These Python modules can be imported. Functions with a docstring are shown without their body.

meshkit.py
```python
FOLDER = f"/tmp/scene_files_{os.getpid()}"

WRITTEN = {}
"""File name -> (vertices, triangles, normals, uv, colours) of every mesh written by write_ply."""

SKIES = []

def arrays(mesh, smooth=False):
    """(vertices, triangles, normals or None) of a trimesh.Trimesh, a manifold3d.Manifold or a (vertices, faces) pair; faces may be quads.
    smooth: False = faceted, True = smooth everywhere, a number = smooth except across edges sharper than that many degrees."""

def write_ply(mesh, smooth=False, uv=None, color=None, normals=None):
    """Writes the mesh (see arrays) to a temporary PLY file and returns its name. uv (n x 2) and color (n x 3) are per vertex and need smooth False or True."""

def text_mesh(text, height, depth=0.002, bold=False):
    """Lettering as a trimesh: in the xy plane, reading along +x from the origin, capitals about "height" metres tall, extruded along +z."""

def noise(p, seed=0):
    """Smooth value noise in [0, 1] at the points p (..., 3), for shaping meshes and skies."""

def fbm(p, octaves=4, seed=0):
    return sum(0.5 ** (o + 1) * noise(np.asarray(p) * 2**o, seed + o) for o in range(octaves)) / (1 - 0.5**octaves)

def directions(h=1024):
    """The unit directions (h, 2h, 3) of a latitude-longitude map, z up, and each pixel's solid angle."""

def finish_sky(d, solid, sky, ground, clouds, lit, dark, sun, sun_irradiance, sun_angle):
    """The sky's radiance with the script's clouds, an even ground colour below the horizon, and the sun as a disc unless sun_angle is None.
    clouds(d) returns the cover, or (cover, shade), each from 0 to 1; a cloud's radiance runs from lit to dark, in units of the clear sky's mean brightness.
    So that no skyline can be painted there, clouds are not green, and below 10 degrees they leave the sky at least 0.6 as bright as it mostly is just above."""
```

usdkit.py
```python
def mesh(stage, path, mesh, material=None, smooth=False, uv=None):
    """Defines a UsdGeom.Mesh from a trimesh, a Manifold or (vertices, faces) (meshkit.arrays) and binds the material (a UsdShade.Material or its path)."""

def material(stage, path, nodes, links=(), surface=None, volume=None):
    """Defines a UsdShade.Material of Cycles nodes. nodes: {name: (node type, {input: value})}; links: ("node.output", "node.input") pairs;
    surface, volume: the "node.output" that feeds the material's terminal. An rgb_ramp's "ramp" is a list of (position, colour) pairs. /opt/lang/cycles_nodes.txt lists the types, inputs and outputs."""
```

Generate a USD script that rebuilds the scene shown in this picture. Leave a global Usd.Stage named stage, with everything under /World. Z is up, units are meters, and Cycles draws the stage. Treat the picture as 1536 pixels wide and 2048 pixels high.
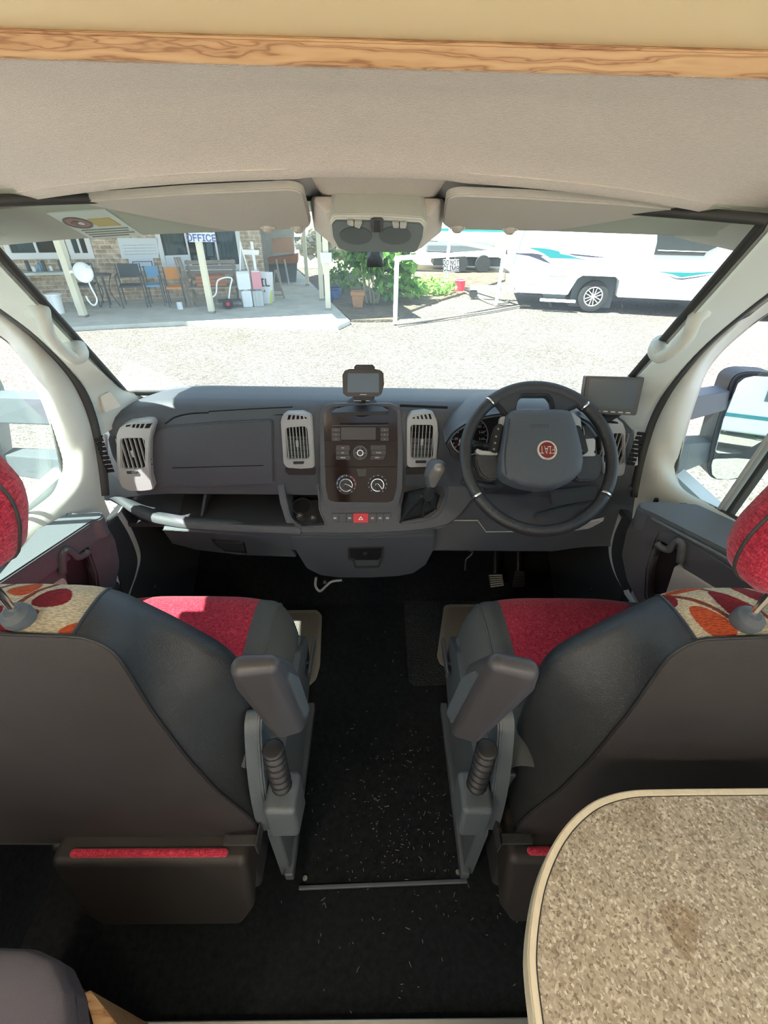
import math, random
import numpy as np, trimesh, usdkit, meshkit
import manifold3d as m3
from manifold3d import Manifold, CrossSection
from shapely.geometry import Polygon, LineString
from pxr import Usd, UsdGeom, UsdLux, UsdShade, Gf, Sdf, Vt

stage = Usd.Stage.CreateInMemory()
UsdGeom.Xform.Define(stage, '/World')
UsdGeom.Scope.Define(stage, '/World/Looks')

# ---------------------------------------------------------------- camera, sky, sun, exposure
F = 900.0                                              # focal length in pixels of the 1536 x 2048 frame
_d = np.array([-28, 1276, 900.0]); _d /= np.linalg.norm(_d)          # world down, in camera axes
_f = np.array([-11, -(900 * 900 - 28 * -11.0) / 1276, 900.0]); _f /= np.linalg.norm(_f)
_r = np.cross(_d, _f); _r /= np.linalg.norm(_r); _f = np.cross(_r, _d)
W = np.array([_r, _f, -_d])                            # camera axes (x right, y down, z forward) to world
C = np.array([0, 0, 1.45])                             # eye, metres above the cab floor
cam = UsdGeom.Camera.Define(stage, '/World/camera')
cam.CreateHorizontalApertureAttr(36.0)
cam.CreateFocalLengthAttr(36.0 * F / 1536)
cam.CreateClippingRangeAttr((0.02, 1000.0))
EXPOSURE = 0.7
cam.CreateExposureAttr(EXPOSURE)
_m = Gf.Matrix4d(1.0)
for i, c in enumerate((W[:, 0], -W[:, 1], -W[:, 2], C)):
    _m.SetRow(i, Gf.Vec4d(*map(float, c), 1.0 if i == 3 else 0.0))
cam.AddTransformOp().Set(_m)

SUN_EL, SUN_AZ = 61.0, 246.0                          # azimuth: degrees clockwise from +y (ahead); 246 = from behind on the left
_e, _a = math.radians(SUN_EL), math.radians(SUN_AZ)
SUN = np.array([math.sin(_a) * math.cos(_e), math.cos(_a) * math.cos(_e), math.sin(_e)])
sun = UsdLux.DistantLight.Define(stage, '/World/sun')
sun.CreateAngleAttr(0.53); sun.CreateNormalizeAttr(True); sun.CreateIntensityAttr(4.2); sun.CreateColorAttr(Gf.Vec3f(1, .97, .92))
_z = SUN; _x = np.cross([0, 0, 1], _z); _x /= np.linalg.norm(_x); _y = np.cross(_z, _x)
_m = Gf.Matrix4d(1.0)
for i, c in enumerate((_x, _y, _z)):
    _m.SetRow(i, Gf.Vec4d(*map(float, c), 0.0))
sun.AddTransformOp().Set(_m)
_mat = usdkit.material(stage, '/World/Looks/sky_look', {
    's': ('sky_texture', {'sky_type': 'multiple_scattering', 'sun_elevation': _e, 'sun_rotation': _a, 'sun_disc': False}),
    'c': ('texture_coordinate', {}), 'mp': ('mapping', {'scale': (1.6, 1.6, 4)}),
    'n': ('noise_texture', {'scale': 1.7, 'detail': 6, 'roughness': .6}),
    'r': ('rgb_ramp', {'ramp': [(.42, (0, 0, 0)), (.62, (1, 1, 1))]}),
    'm': ('mix', {'color2': (8, 7.9, 7.7)}),
    'b': ('background_shader', {'strength': 0.15})},
    [('c.generated', 'mp.vector'), ('mp.vector', 'n.vector'), ('n.fac', 'r.fac'), ('r.color', 'm.fac'), ('s.color', 'm.color1'), ('m.color', 'b.color')], surface='b.background')
dome = UsdLux.DomeLight.Define(stage, '/World/sky')
UsdShade.MaterialBindingAPI.Apply(dome.GetPrim()).Bind(_mat)

# ---------------------------------------------------------------- measuring: where a sight line meets a real plane
def ray(px, py):
    return W @ np.array([(px - 768) / F, (py - 1024) / F, 1.0])

def at(px, py, x=None, y=None, z=None, pl=None):
    k = ray(px, py)
    if x is not None: t = (x - C[0]) / k[0]
    elif y is not None: t = (y - C[1]) / k[1]
    elif z is not None: t = (z - C[2]) / k[2]
    else: t = np.dot(pl[0] - C, pl[1]) / np.dot(k, pl[1])
    return C + t * k

def plane(p, n):
    n = np.array(n, float); return (np.array(p, float), n / np.linalg.norm(n))

def axes(pl):
    n = pl[1]; e1 = np.cross([0, 0, 1.0], n)
    e1 = np.array([1.0, 0, 0]) if np.linalg.norm(e1) < 1e-6 else e1 / np.linalg.norm(e1)
    return e1, np.cross(n, e1)

def flat(pts, pl):
    """3-D points to the plane's own 2-D coordinates."""
    e1, e2 = axes(pl); q = np.asarray(pts) - pl[0]
    return np.stack([q @ e1, q @ e2], 1)

def lift(v, pl):
    """(x, y, height) in the plane's frame to 3-D."""
    e1, e2 = axes(pl); v = np.asarray(v)
    return pl[0] + v[:, :1] * e1 + v[:, 1:2] * e2 + v[:, 2:3] * pl[1]

def zm(x0, y0, w, W_):
    s = w / W_
    return lambda *pts: [(x0 + a * s, y0 + b * s) for a, b in pts]

# ---------------------------------------------------------------- mesh helpers
def tm(m):
    v, f, _ = meshkit.arrays(m); return trimesh.Trimesh(v, f, process=False)

def join(*ms):
    out = []
    for m in ms: out += list(m) if isinstance(m, (list, tuple)) and not (len(m) == 2 and isinstance(m[0], np.ndarray)) else [m]
    return trimesh.util.concatenate([tm(x) for x in out])

def rounded(poly, r):
    return poly.buffer(-r, join_style=1).buffer(2 * r, join_style=1, quad_segs=6).buffer(-r, join_style=1, quad_segs=6) if r > 0 else poly

def ext2(poly, h0, h1, bevel=0.0, back=0.0):
    """Extrude a 2-D polygon from h0 to h1, chamfered at the top."""
    parts = []
    for g in getattr(poly, 'geoms', [poly]):
        g = g.simplify(1e-4)
        rings = [np.array(g.exterior.coords)[:-1]] + [np.array(i.coords)[:-1] for i in g.interiors]
        cs = CrossSection(rings, m3.FillRule.EvenOdd)
        b = min(bevel, (h1 - h0) * .6)
        if b <= 0:
            parts.append(Manifold.extrude(cs, h1 - h0).translate((0, 0, h0)))
            continue
        parts.append(Manifold.extrude(cs, h1 - h0 - b).translate((0, 0, h0)))
        for k in range(2):
            o = cs.offset(-b * (.12, .55)[k], m3.JoinType.Round, 2.0, 24)
            if o.area() > 0: parts.append(Manifold.extrude(o, b / 2 + b * .05 * (k == 0)).translate((0, 0, h1 - b + k * b / 2)))
    return tm(Manifold.batch_boolean(parts, m3.OpType.Add) if len(parts) > 1 else parts[0])

def slab3(pts, pl, h0, h1, bevel=0.0, rnd=0.0, holes=()):
    """A plate on plane pl whose outline passes through the given 3-D points."""
    p = rounded(Polygon(flat(pts, pl)).buffer(0), rnd)
    for h in holes: p = p.difference(rounded(Polygon(flat(h, pl)).buffer(0), rnd * .8))
    m = ext2(p, h0, h1, bevel)
    return trimesh.Trimesh(lift(m.vertices, pl), m.faces, process=False)

def slab(pix, pl, h0, h1, bevel=0.0, rnd=0.0, holes=()):
    return slab3([at(a, b, pl=pl) for a, b in pix], pl, h0, h1, bevel, rnd, [[at(a, b, pl=pl) for a, b in h] for h in holes])

def disc(center, pl, r, h0, h1, bevel=0.0, r_in=0, n=40):
    c = flat([center], pl)[0]; a = np.linspace(0, 2 * np.pi, n, endpoint=False)
    p = Polygon(np.stack([c[0] + r * np.cos(a), c[1] + r * np.sin(a)], 1))
    if r_in: p = p.difference(Polygon(np.stack([c[0] + r_in * np.cos(a), c[1] + r_in * np.sin(a)], 1)))
    m = ext2(p, h0, h1, bevel)
    return trimesh.Trimesh(lift(m.vertices, pl), m.faces, process=False)

def on(pl, u, v, w=0.0):
    return lift(np.array([[u, v, w]]), pl)[0]

def text_on(s, center, pl, h, depth=.0012, turn=0.0, bold=False, h0=0.0, squash=1.0):
    m = meshkit.text_mesh(s, h, depth, bold); v = m.vertices.copy(); b = (v.min(0) + v.max(0)) / 2
    v[:, :2] -= b[:2]; v[:, 0] *= squash; c, si = math.cos(turn), math.sin(turn)
    v[:, :2] = v[:, :2] @ np.array([[c, si], [-si, c]]); v[:, :2] += flat([center], pl)[0]; v[:, 2] += h0
    return trimesh.Trimesh(lift(v, pl), m.faces, process=False)

def rbox(c, size, r=.005, rot=None, seg=12):
    """Box with rounded edges, as the hull of eight small spheres."""
    h = np.maximum(np.array(size, float) / 2 - r, 1e-4)
    s = Manifold.sphere(r, seg)
    m = Manifold.batch_hull([s.translate(tuple(h * np.array(q))) for q in np.ndindex(2, 2, 2) for q in [np.array(q) * 2 - 1]])
    m = tm(m)
    if rot is not None: m.vertices = m.vertices @ np.asarray(rot).T
    m.vertices += np.array(c); return m

def box(c, size, rot=None):
    m = trimesh.creation.box(size)
    if rot is not None: m.vertices = m.vertices @ np.asarray(rot).T
    m.vertices = m.vertices + np.array(c); return m

def bar(a, b, w, h, up=(0, 0, 1), r=0):
    a, b = np.array(a, float), np.array(b, float); x = b - a; L = np.linalg.norm(x); x /= L
    y = np.cross(up, x); y /= np.linalg.norm(y); z = np.cross(x, y); R = np.stack([x, y, z], 1)
    return rbox((a + b) / 2, (L, w, h), r, R) if r else box((a + b) / 2, (L, w, h), R)

def hull(pts, r):
    r = [r] * len(pts) if np.ndim(r) == 0 else r
    return tm(Manifold.batch_hull([Manifold.sphere(float(q), 20).translate(tuple(map(float, p))) for p, q in zip(pts, r)]))

def chain(pts, r):
    r = [r] * len(pts) if np.ndim(r) == 0 else r
    return tm(Manifold.batch_boolean([Manifold.batch_hull([Manifold.sphere(float(r[i + k]), 16).translate(tuple(map(float, pts[i + k]))) for k in (0, 1)]) for i in range(len(pts) - 1)], m3.OpType.Add))

def spline(pts, n=40):
    """Catmull-Rom through the points."""
    p = np.asarray(pts, float); p = np.vstack([2 * p[0] - p[1], p, 2 * p[-1] - p[-2]]); out = []
    k = len(p) - 3
    for s in np.linspace(0, k - 1e-9, n):
        i = int(s); t = s - i; a, b, c, d = p[i:i + 4]
        out.append(.5 * (2 * b + (c - a) * t + (2 * a - 5 * b + 4 * c - d) * t * t + (3 * b - a - 3 * c + d) * t ** 3))
    return np.array(out)

def tube(pts, r, sides=10, caps=True, closed=False):
    p = np.asarray(pts, float); n = len(p)
    t = (np.roll(p, -1, 0) - np.roll(p, 1, 0)) if closed else np.gradient(p, axis=0)
    t /= np.linalg.norm(t, axis=1, keepdims=True) + 1e-12
    a = np.cross(t[0], [0, 0, 1.0] if abs(t[0][2]) < .9 else [1.0, 0, 0]); a /= np.linalg.norm(a)
    A = []
    for i in range(n):
        a = a - t[i] * np.dot(a, t[i]); a /= np.linalg.norm(a); A.append(a)
    A = np.array(A); B = np.cross(t, A); g = np.arange(sides) * 2 * np.pi / sides
    r = np.broadcast_to(r, (n,))
    v = p[:, None] + r[:, None, None] * (np.cos(g)[None, :, None] * A[:, None] + np.sin(g)[None, :, None] * B[:, None])
    f = []
    for i in range(n if closed else n - 1):
        k = (i + 1) % n
        for j in range(sides):
            q = [i * sides + j, i * sides + (j + 1) % sides, k * sides + (j + 1) % sides, k * sides + j]
            f += [[q[0], q[1], q[2]], [q[0], q[2], q[3]]]
    v = v.reshape(-1, 3)
    if caps and not closed:
        v = np.vstack([v, p[:1], p[-1:]]); b = n * sides
        for j in range(sides):
            f += [[b, (j + 1) % sides, j], [b + 1, (n - 1) * sides + j, (n - 1) * sides + (j + 1) % sides]]
    return trimesh.Trimesh(v, f, process=False)

def grid(P, close_u=False, close_v=False, flip=False):
    """A surface through P[v][u]."""
    P = np.asarray(P, float); nv, nu = P.shape[:2]; f = []
    for i in range(nv if close_v else nv - 1):
        for j in range(nu if close_u else nu - 1):
            a, b, c, d = i * nu + j, i * nu + (j + 1) % nu, ((i + 1) % nv) * nu + (j + 1) % nu, ((i + 1) % nv) * nu + j
            f += [[a, b, c], [a, c, d]]
    f = np.array(f)
    return trimesh.Trimesh(P.reshape(-1, 3), f[:, ::-1] if flip else f, process=False)

def loft(rings, caps=True):
    """Closed rings of equal count joined into a solid."""
    P = np.asarray(rings, float); m = grid(P, close_u=True); v, f = m.vertices, list(m.faces); n = P.shape[1]
    if caps:
        b = len(v); v = np.vstack([v, P[0].mean(0), P[-1].mean(0)]); o = (len(P) - 1) * n
        f += [[b, (j + 1) % n, j] for j in range(n)] + [[b + 1, o + j, o + (j + 1) % n] for j in range(n)]
    m = trimesh.Trimesh(v, np.array(f), process=False); m.fix_normals() if False else None
    return m

def shell(P, t):
    """A surface P[v][u] given thickness t along its normals."""
    P = np.asarray(P, float); du, dv = np.gradient(P, axis=1), np.gradient(P, axis=0)
    n = np.cross(du, dv); n /= np.linalg.norm(n, axis=2, keepdims=True) + 1e-12
    Q = P + n * t; a, b = grid(P, flip=t > 0), grid(Q, flip=t < 0); nv, nu = P.shape[:2]
    rim = [(0, j) for j in range(nu)] + [(i, nu - 1) for i in range(1, nv)] + [(nv - 1, j) for j in range(nu - 2, -1, -1)] + [(i, 0) for i in range(nv - 2, 0, -1)]
    k = np.array([i * nu + j for i, j in rim]); o = nv * nu; f = []
    for s in range(len(k)):
        x, y = k[s], k[(s + 1) % len(k)]; f += [[x, y, y + o], [x, y + o, x + o]]
    return trimesh.Trimesh(np.vstack([a.vertices, b.vertices]), np.vstack([a.faces, b.faces + o, np.array(f) if t < 0 else np.array(f)[:, ::-1]]), process=False)

def resample(poly, n):
    """n points evenly along a closed polyline."""
    p = np.asarray(poly, float); q = np.vstack([p, p[:1]]); s = np.r_[0, np.cumsum(np.linalg.norm(np.diff(q, axis=0), axis=1))]
    t = np.linspace(0, s[-1], n, endpoint=False); return np.stack([np.interp(t, s, q[:, k]) for k in range(q.shape[1])], 1)

def resample_open(p, n):
    p = np.asarray(p, float); s = np.r_[0, np.cumsum(np.linalg.norm(np.diff(p, axis=0), axis=1))]
    t = np.linspace(0, s[-1], n); return np.stack([np.interp(t, s, p[:, k]) for k in range(p.shape[1])], 1)

def pillow(pts2, pl, h, n=72, rings=9, e=2.6, h0=0.0):
    """A padded panel: outline on the plane, bulging to height h."""
    b = resample(np.array(rounded(Polygon(pts2).buffer(0), .012).exterior.coords)[:-1], n); c = b.mean(0); P = []
    for k in range(rings + 1):
        s = k / rings; rr = 1 - s ** 1.6; z = h0 + h * (1 - (1 - s) ** e) ** (1 / e)
        P.append(np.c_[c + (b - c) * rr, np.full(n, z)])
    P = np.array(P); P = np.concatenate([np.concatenate([P[0, :, :2], np.full((n, 1), h0 - .004)], 1)[None], P])
    m = grid(P, close_u=True); return trimesh.Trimesh(lift(m.vertices, pl), m.faces, process=False)

def lathe(profile, c=(0, 0, 0), n=32, axis=None):
    m = trimesh.creation.revolve(np.array(profile, float), sections=n)
    if axis is not None: m.apply_transform(trimesh.geometry.align_vectors([0, 0, 1], axis))
    m.vertices = m.vertices + np.array(c); return m

# ---------------------------------------------------------------- the scene's objects
ORIGIN, USED = {}, {}
def numbered(parent, name):
    k = USED.get((parent, name), 0); USED[(parent, name)] = k + 1
    return f'{parent}/{name}' + (f'_{k:03d}' if k else '')

def tag(prim, label=None, cat=None, group=None, kind=None):
    for k, v in (('label', label), ('category', cat), ('group', group), ('kind', kind)):
        if v: prim.SetCustomDataByKey(k, v)
    return prim

def thing(name, label, cat, loc=(0, 0, 0), group=None, kind=None):
    p = numbered('/World', name); x = UsdGeom.Xform.Define(stage, p); x.AddTranslateOp().Set(Gf.Vec3d(*map(float, loc)))
    ORIGIN[p] = np.array(loc, float); return tag(x.GetPrim(), label, cat, group, kind)

def obj(name, mesh, mat, parent=None, smooth=30, label=None, kind=None, tint=None):
    base = str(parent.GetPath()) if parent is not None else '/World'
    p = numbered(base, name); v, f, n = meshkit.arrays(mesh, smooth if tint is None else True)
    v = v - ORIGIN.get('/World/' + base.split('/')[2] if base != '/World' else '', np.zeros(3))
    m = UsdGeom.Mesh.Define(stage, p)
    m.CreatePointsAttr(Vt.Vec3fArray.FromNumpy(v.astype(np.float32)))
    m.CreateFaceVertexCountsAttr(Vt.IntArray.FromNumpy(np.full(len(f), 3, np.int32)))
    m.CreateFaceVertexIndicesAttr(Vt.IntArray.FromNumpy(f.astype(np.int32).ravel()))
    m.CreateSubdivisionSchemeAttr('none')
    if n is not None:
        m.CreateNormalsAttr(Vt.Vec3fArray.FromNumpy(n.astype(np.float32))); m.SetNormalsInterpolation('vertex')
    if tint is not None:
        UsdGeom.PrimvarsAPI(m).CreatePrimvar('tint', Sdf.ValueTypeNames.Color3fArray, 'vertex').Set(Vt.Vec3fArray.FromNumpy(np.asarray(tint, np.float32)))
    UsdShade.MaterialBindingAPI.Apply(m.GetPrim()).Bind(LOOK[mat])
    return tag(m.GetPrim(), label, None, None, kind)

def solo(name, mesh, mat, label, cat, group=None, kind=None, smooth=30, tint=None):
    """A thing that is one mesh."""
    return tag(obj(name, mesh, mat, None, smooth, tint=tint), label, cat, group, kind)

def copy(src, label, loc=None, rotz=0.0, group=None, cat=None):
    was = src.GetCustomData(); name = src.GetName().rstrip('0123456789').rstrip('_')
    x = UsdGeom.Xform.Define(stage, numbered('/World', name)); p = x.GetPrim()
    p.GetReferences().AddInternalReference(src.GetPath()); p.SetInstanceable(True)
    x.ClearXformOpOrder(); x.AddTranslateOp(opSuffix='place').Set(Gf.Vec3d(*map(float, loc))); x.AddRotateZOp(opSuffix='turn').Set(float(rotz))
    return tag(p, label, cat or was['category'], group or was.get('group'))

# ---------------------------------------------------------------- looks
LOOK = {}
def look(name, col, rough=.5, metal=0.0, var=None, bump=None, spec=None, coat=0.0, sheen=0.0, col2=None, stretch=(1, 1, 1), extra=None):
    """var: (scale, amount) of mottling between col and col2; bump: (scale, distance)."""
    n = {'p': ('principled_bsdf', {'base_color': col, 'roughness': rough, 'metallic': metal, 'coat_weight': coat, 'sheen_weight': sheen, **({'specular_ior_level': spec} if spec is not None else {}), **(extra or {})})}; L = []
    if var or bump: n |= {'t': ('texture_coordinate', {}), 'mp': ('mapping', {'scale': stretch})}; L += [('t.object', 'mp.vector')]
    if var:
        c2 = col2 or tuple(x * (1 - var[1]) for x in col)
        n |= {'n': ('noise_texture', {'scale': var[0], 'detail': 4, 'roughness': .65}), 'r': ('rgb_ramp', {'ramp': [(.32, c2), (.68, col)]})}
        L += [('mp.vector', 'n.vector'), ('n.fac', 'r.fac'), ('r.color', 'p.base_color')]
    if bump:
        n |= {'bn': ('noise_texture', {'scale': bump[0], 'detail': 2}), 'b': ('bump', {'distance': bump[1], 'strength': 1.0})}
        L += [('mp.vector', 'bn.vector'), ('bn.fac', 'b.height'), ('b.normal', 'p.normal')]
    LOOK[name] = usdkit.material(stage, f'/World/Looks/{name}', n, L, surface='p.BSDF')

look('charcoal', (.070, .080, .092), .5, var=(300, .12), bump=(900, .0006))
look('charcoal_dark', (.03, .032, .035), .55, bump=(900, .0005))
look('charcoal_blue', (.075, .09, .10), .5, bump=(900, .0005))
look('console_grey', (.125, .155, .16), .5)
look('lens_grey', (.085, .105, .11), .35)
look('black', (.010, .010, .011), .5)
look('void_black', (.004, .004, .004), .9)
look('black_gloss', (.018, .009, .007), .10, spec=.35)
look('rubber', (.02, .02, .02), .75, bump=(200, .0008))
look('silver', (.40, .415, .41), .42, metal=.25)
look('chrome', (.78, .78, .78), .14, metal=1.0)
look('knob_silver', (.22, .205, .19), .35, metal=.3)
look('steel', (.35, .34, .32), .4, metal=1.0)
look('white_print', (.75, .77, .78), .6)
look('red_plastic', (.62, .02, .03), .4)
look('badge_red', (.17, .006, .012), .25, coat=.6)
look('headliner', (.78, .715, .64), .95, var=(160, .13), bump=(420, .0012), stretch=(1, 4, 4))
look('cream_plastic', (.53, .555, .50), .6, bump=(700, .0004))
look('visor_vinyl', (.53, .51, .45), .75, bump=(800, .0004))
look('locker_cream', (.82, .67, .41), .5)
look('living_white', (.74, .75, .73), .6)
look('white_wall', (.80, .78, .72), .5)
look('seal', (.03, .032, .03), .6)
look('paint_grey', (.42, .44, .43), .35)
look('insert_grey', (.38, .40, .37), .8, bump=(500, .0006))
look('leather', (.024, .027, .029), .42, var=(30, .15), bump=(450, .0009))
look('seat_back', (.027, .024, .0245), .55, var=(14, .12), bump=(600, .0005))
look('seat_cloth', (.085, .095, .095), .9, var=(500, .25), bump=(900, .001))
look('carpet', (.020, .023, .025), .98, spec=.08, var=(70, .45), bump=(700, .004))
look('carpet_loop', (.040, .046, .048), .98, spec=.1, var=(160, .45), bump=(150, .012))
look('mat_beige', (.20, .19, .16), .7)
look('straw', (.40, .36, .26), .8)
look('bench_cloth', (.080, .073, .088), .9, bump=(900, .0003))
look('pale_edge', (.60, .54, .40), .45, var=(22, .12), stretch=(6, 1, 6))
look('aluminium', (.45, .47, .46), .35, metal=.8)
look('plastic_brown', (.020, .017, .015), .6)
look('armrest_grey', (.042, .041, .045), .45)
look('screen', (.10, .135, .165), .16)
look('screen_dark', (.05, .06, .063), .22)
look('bezel', (.030, .026, .023), .35)

def graph(name, nodes, links, surface='p.BSDF'):
    LOOK[name] = usdkit.material(stage, f'/World/Looks/{name}', nodes, links, surface=surface)

graph('red_cloth', {'t': ('texture_coordinate', {}), 'm1': ('mapping', {'scale': (500, 90, 300)}), 'm2': ('mapping', {'scale': (90, 600, 300)}),
    'a': ('noise_texture', {'scale': 1, 'detail': 2}), 'b': ('noise_texture', {'scale': 1, 'detail': 2}), 'x': ('mix', {'fac': .5}), 'r': ('rgb_ramp', {'ramp': [(.38, (.16, .008, .018)), (.5, (.34, .018, .042)), (.62, (.52, .06, .09))]}),
    'u': ('bump', {'distance': .002}), 'p': ('principled_bsdf', {'roughness': .95, 'sheen_weight': .15, 'specular_ior_level': .2})},
    [('t.object', 'm1.vector'), ('t.object', 'm2.vector'), ('m1.vector', 'a.vector'), ('m2.vector', 'b.vector'), ('a.color', 'x.color1'), ('b.color', 'x.color2'), ('x.color', 'r.fac'), ('r.color', 'p.base_color'), ('x.color', 'u.height'), ('u.normal', 'p.normal')])
graph('printed_cloth', {'at': ('attribute', {'attribute': 'tint'}), 't': ('texture_coordinate', {}), 'm1': ('mapping', {'scale': (150, 500, 500)}), 'a': ('noise_texture', {'scale': 1, 'detail': 3}),
    'r': ('rgb_ramp', {'ramp': [(.35, (.62, .6, .58)), (.6, (1, 1, 1))]}), 'x': ('mix', {'mix_type': 'multiply', 'fac': 1.0}), 'u': ('bump', {'distance': .003}), 'p': ('principled_bsdf', {'roughness': .95, 'specular_ior_level': .2})},
    [('t.object', 'm1.vector'), ('m1.vector', 'a.vector'), ('a.fac', 'r.fac'), ('at.color', 'x.color1'), ('r.color', 'x.color2'), ('x.color', 'p.base_color'), ('a.fac', 'u.height'), ('u.normal', 'p.normal')])
graph('printed_smooth', {'at': ('attribute', {'attribute': 'tint'}), 'p': ('principled_bsdf', {'roughness': .6})}, [('at.color', 'p.base_color')])
graph('wood', {'t': ('texture_coordinate', {}), 'm1': ('mapping', {'scale': (3.2, 26, 26)}), 'd': ('noise_texture', {'scale': 2.4, 'detail': 3}), 'ad': ('mix', {'mix_type': 'add', 'fac': .9}),
    'w': ('wave_texture', {'wave_type': 'bands', 'bands_direction': 'z', 'scale': 1.0, 'distortion': 7, 'detail': 2, 'detail_scale': 1.2}), 'r': ('rgb_ramp', {'ramp': [(0, (.60, .39, .20)), (.72, (.53, .31, .145)), (.90, (.31, .145, .06)), (1, (.51, .30, .14))]}),
    'p': ('principled_bsdf', {'roughness': .42})},
    [('t.object', 'm1.vector'), ('m1.vector', 'd.vector'), ('m1.vector', 'ad.color1'), ('d.color', 'ad.color2'), ('ad.color', 'w.vector'), ('w.fac', 'r.fac'), ('r.color', 'p.base_color')])
graph('laminate', {'t': ('texture_coordinate', {}), 'm': ('mapping', {'scale': (1, 1, 1)}), 'n0': ('noise_texture', {'scale': 220, 'detail': 3}), 'ad': ('mix', {'mix_type': 'add', 'fac': .006}),
    'v': ('voronoi_texture', {'scale': 330}), 'sv': ('separate_color', {}), 'r': ('rgb_ramp', {'ramp': [(0, (.14, .115, .08)), (.2, (.25, .21, .155)), (.55, (.315, .275, .205)), (.85, (.38, .335, .255)), (1, (.53, .49, .40))]}),
    'v2': ('voronoi_texture', {'scale': 26}), 's2': ('separate_color', {}), 'r2': ('rgb_ramp', {'ramp': [(0, (.55, .33, .18)), (.04, (.5, .38, .25)), (.05, (1, 1, 1)), (.95, (1, 1, 1)), (1, (.8, .85, .85))]}),
    'x': ('mix', {'mix_type': 'multiply', 'fac': .5}), 'p': ('principled_bsdf', {'roughness': .42})},
    [('t.object', 'ad.color1'), ('t.object', 'n0.vector'), ('n0.color', 'ad.color2'), ('ad.color', 'v.vector'), ('v.color', 'sv.color'), ('sv.r', 'r.fac'), ('t.object', 'v2.vector'), ('v2.color', 's2.color'), ('s2.r', 'r2.fac'),
     ('r.color', 'x.color1'), ('r2.color', 'x.color2'), ('x.color', 'p.base_color')])
# window glass: a clear pane with reflections and a thin film of road dust that the sun lights up
def pane(name, dust, tint=(.93, .97, .94)):
    graph(name, {'tr': ('transparent_bsdf', {'color': tint}), 'gl': ('glossy_bsdf', {'roughness': .02, 'color': (1, 1, 1)}), 'ge': ('geometry', {}), 'dt': ('vector_math', {'math_type': 'dot_product'}), 'ab': ('math', {'math_type': 'absolute'}),
        'iv': ('math', {'math_type': 'subtract', 'value1': 1.0}), 'pw': ('math', {'math_type': 'power', 'value2': 5.0}), 'f': ('math', {'math_type': 'multiply_add', 'value2': .92, 'value3': .03}), 'm': ('mix_closure', {}),
        'tc': ('texture_coordinate', {}), 'n': ('noise_texture', {'scale': 3.5, 'detail': 5, 'roughness': .6}), 'r': ('math', {'math_type': 'multiply', 'value2': dust}), 'df': ('translucent_bsdf', {'color': (.8, .84, .8)}), 'm2': ('mix_closure', {})},
        [('ge.normal', 'dt.vector1'), ('ge.incoming', 'dt.vector2'), ('dt.value', 'ab.value1'), ('ab.value', 'iv.value2'), ('iv.value', 'pw.value1'), ('pw.value', 'f.value1'), ('tr.BSDF', 'm.closure1'), ('gl.BSDF', 'm.closure2'), ('f.value', 'm.fac'),
         ('tc.object', 'n.vector'), ('n.fac', 'r.value1'), ('m.closure', 'm2.closure1'), ('df.BSDF', 'm2.closure2'), ('r.value', 'm2.fac')], surface='m2.closure')
pane('windscreen_glass', .12, (.80, .88, .83))
pane('side_glass', .02, (.90, .97, .93))
pane('house_glass', .0, (.6, .68, .7))
# ================================================================ the vehicle's shell (the room)
def setting(name, mesh, mat, label, cat, smooth=30): return solo(name, mesh, mat, label, cat, kind='structure', smooth=smooth)

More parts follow.
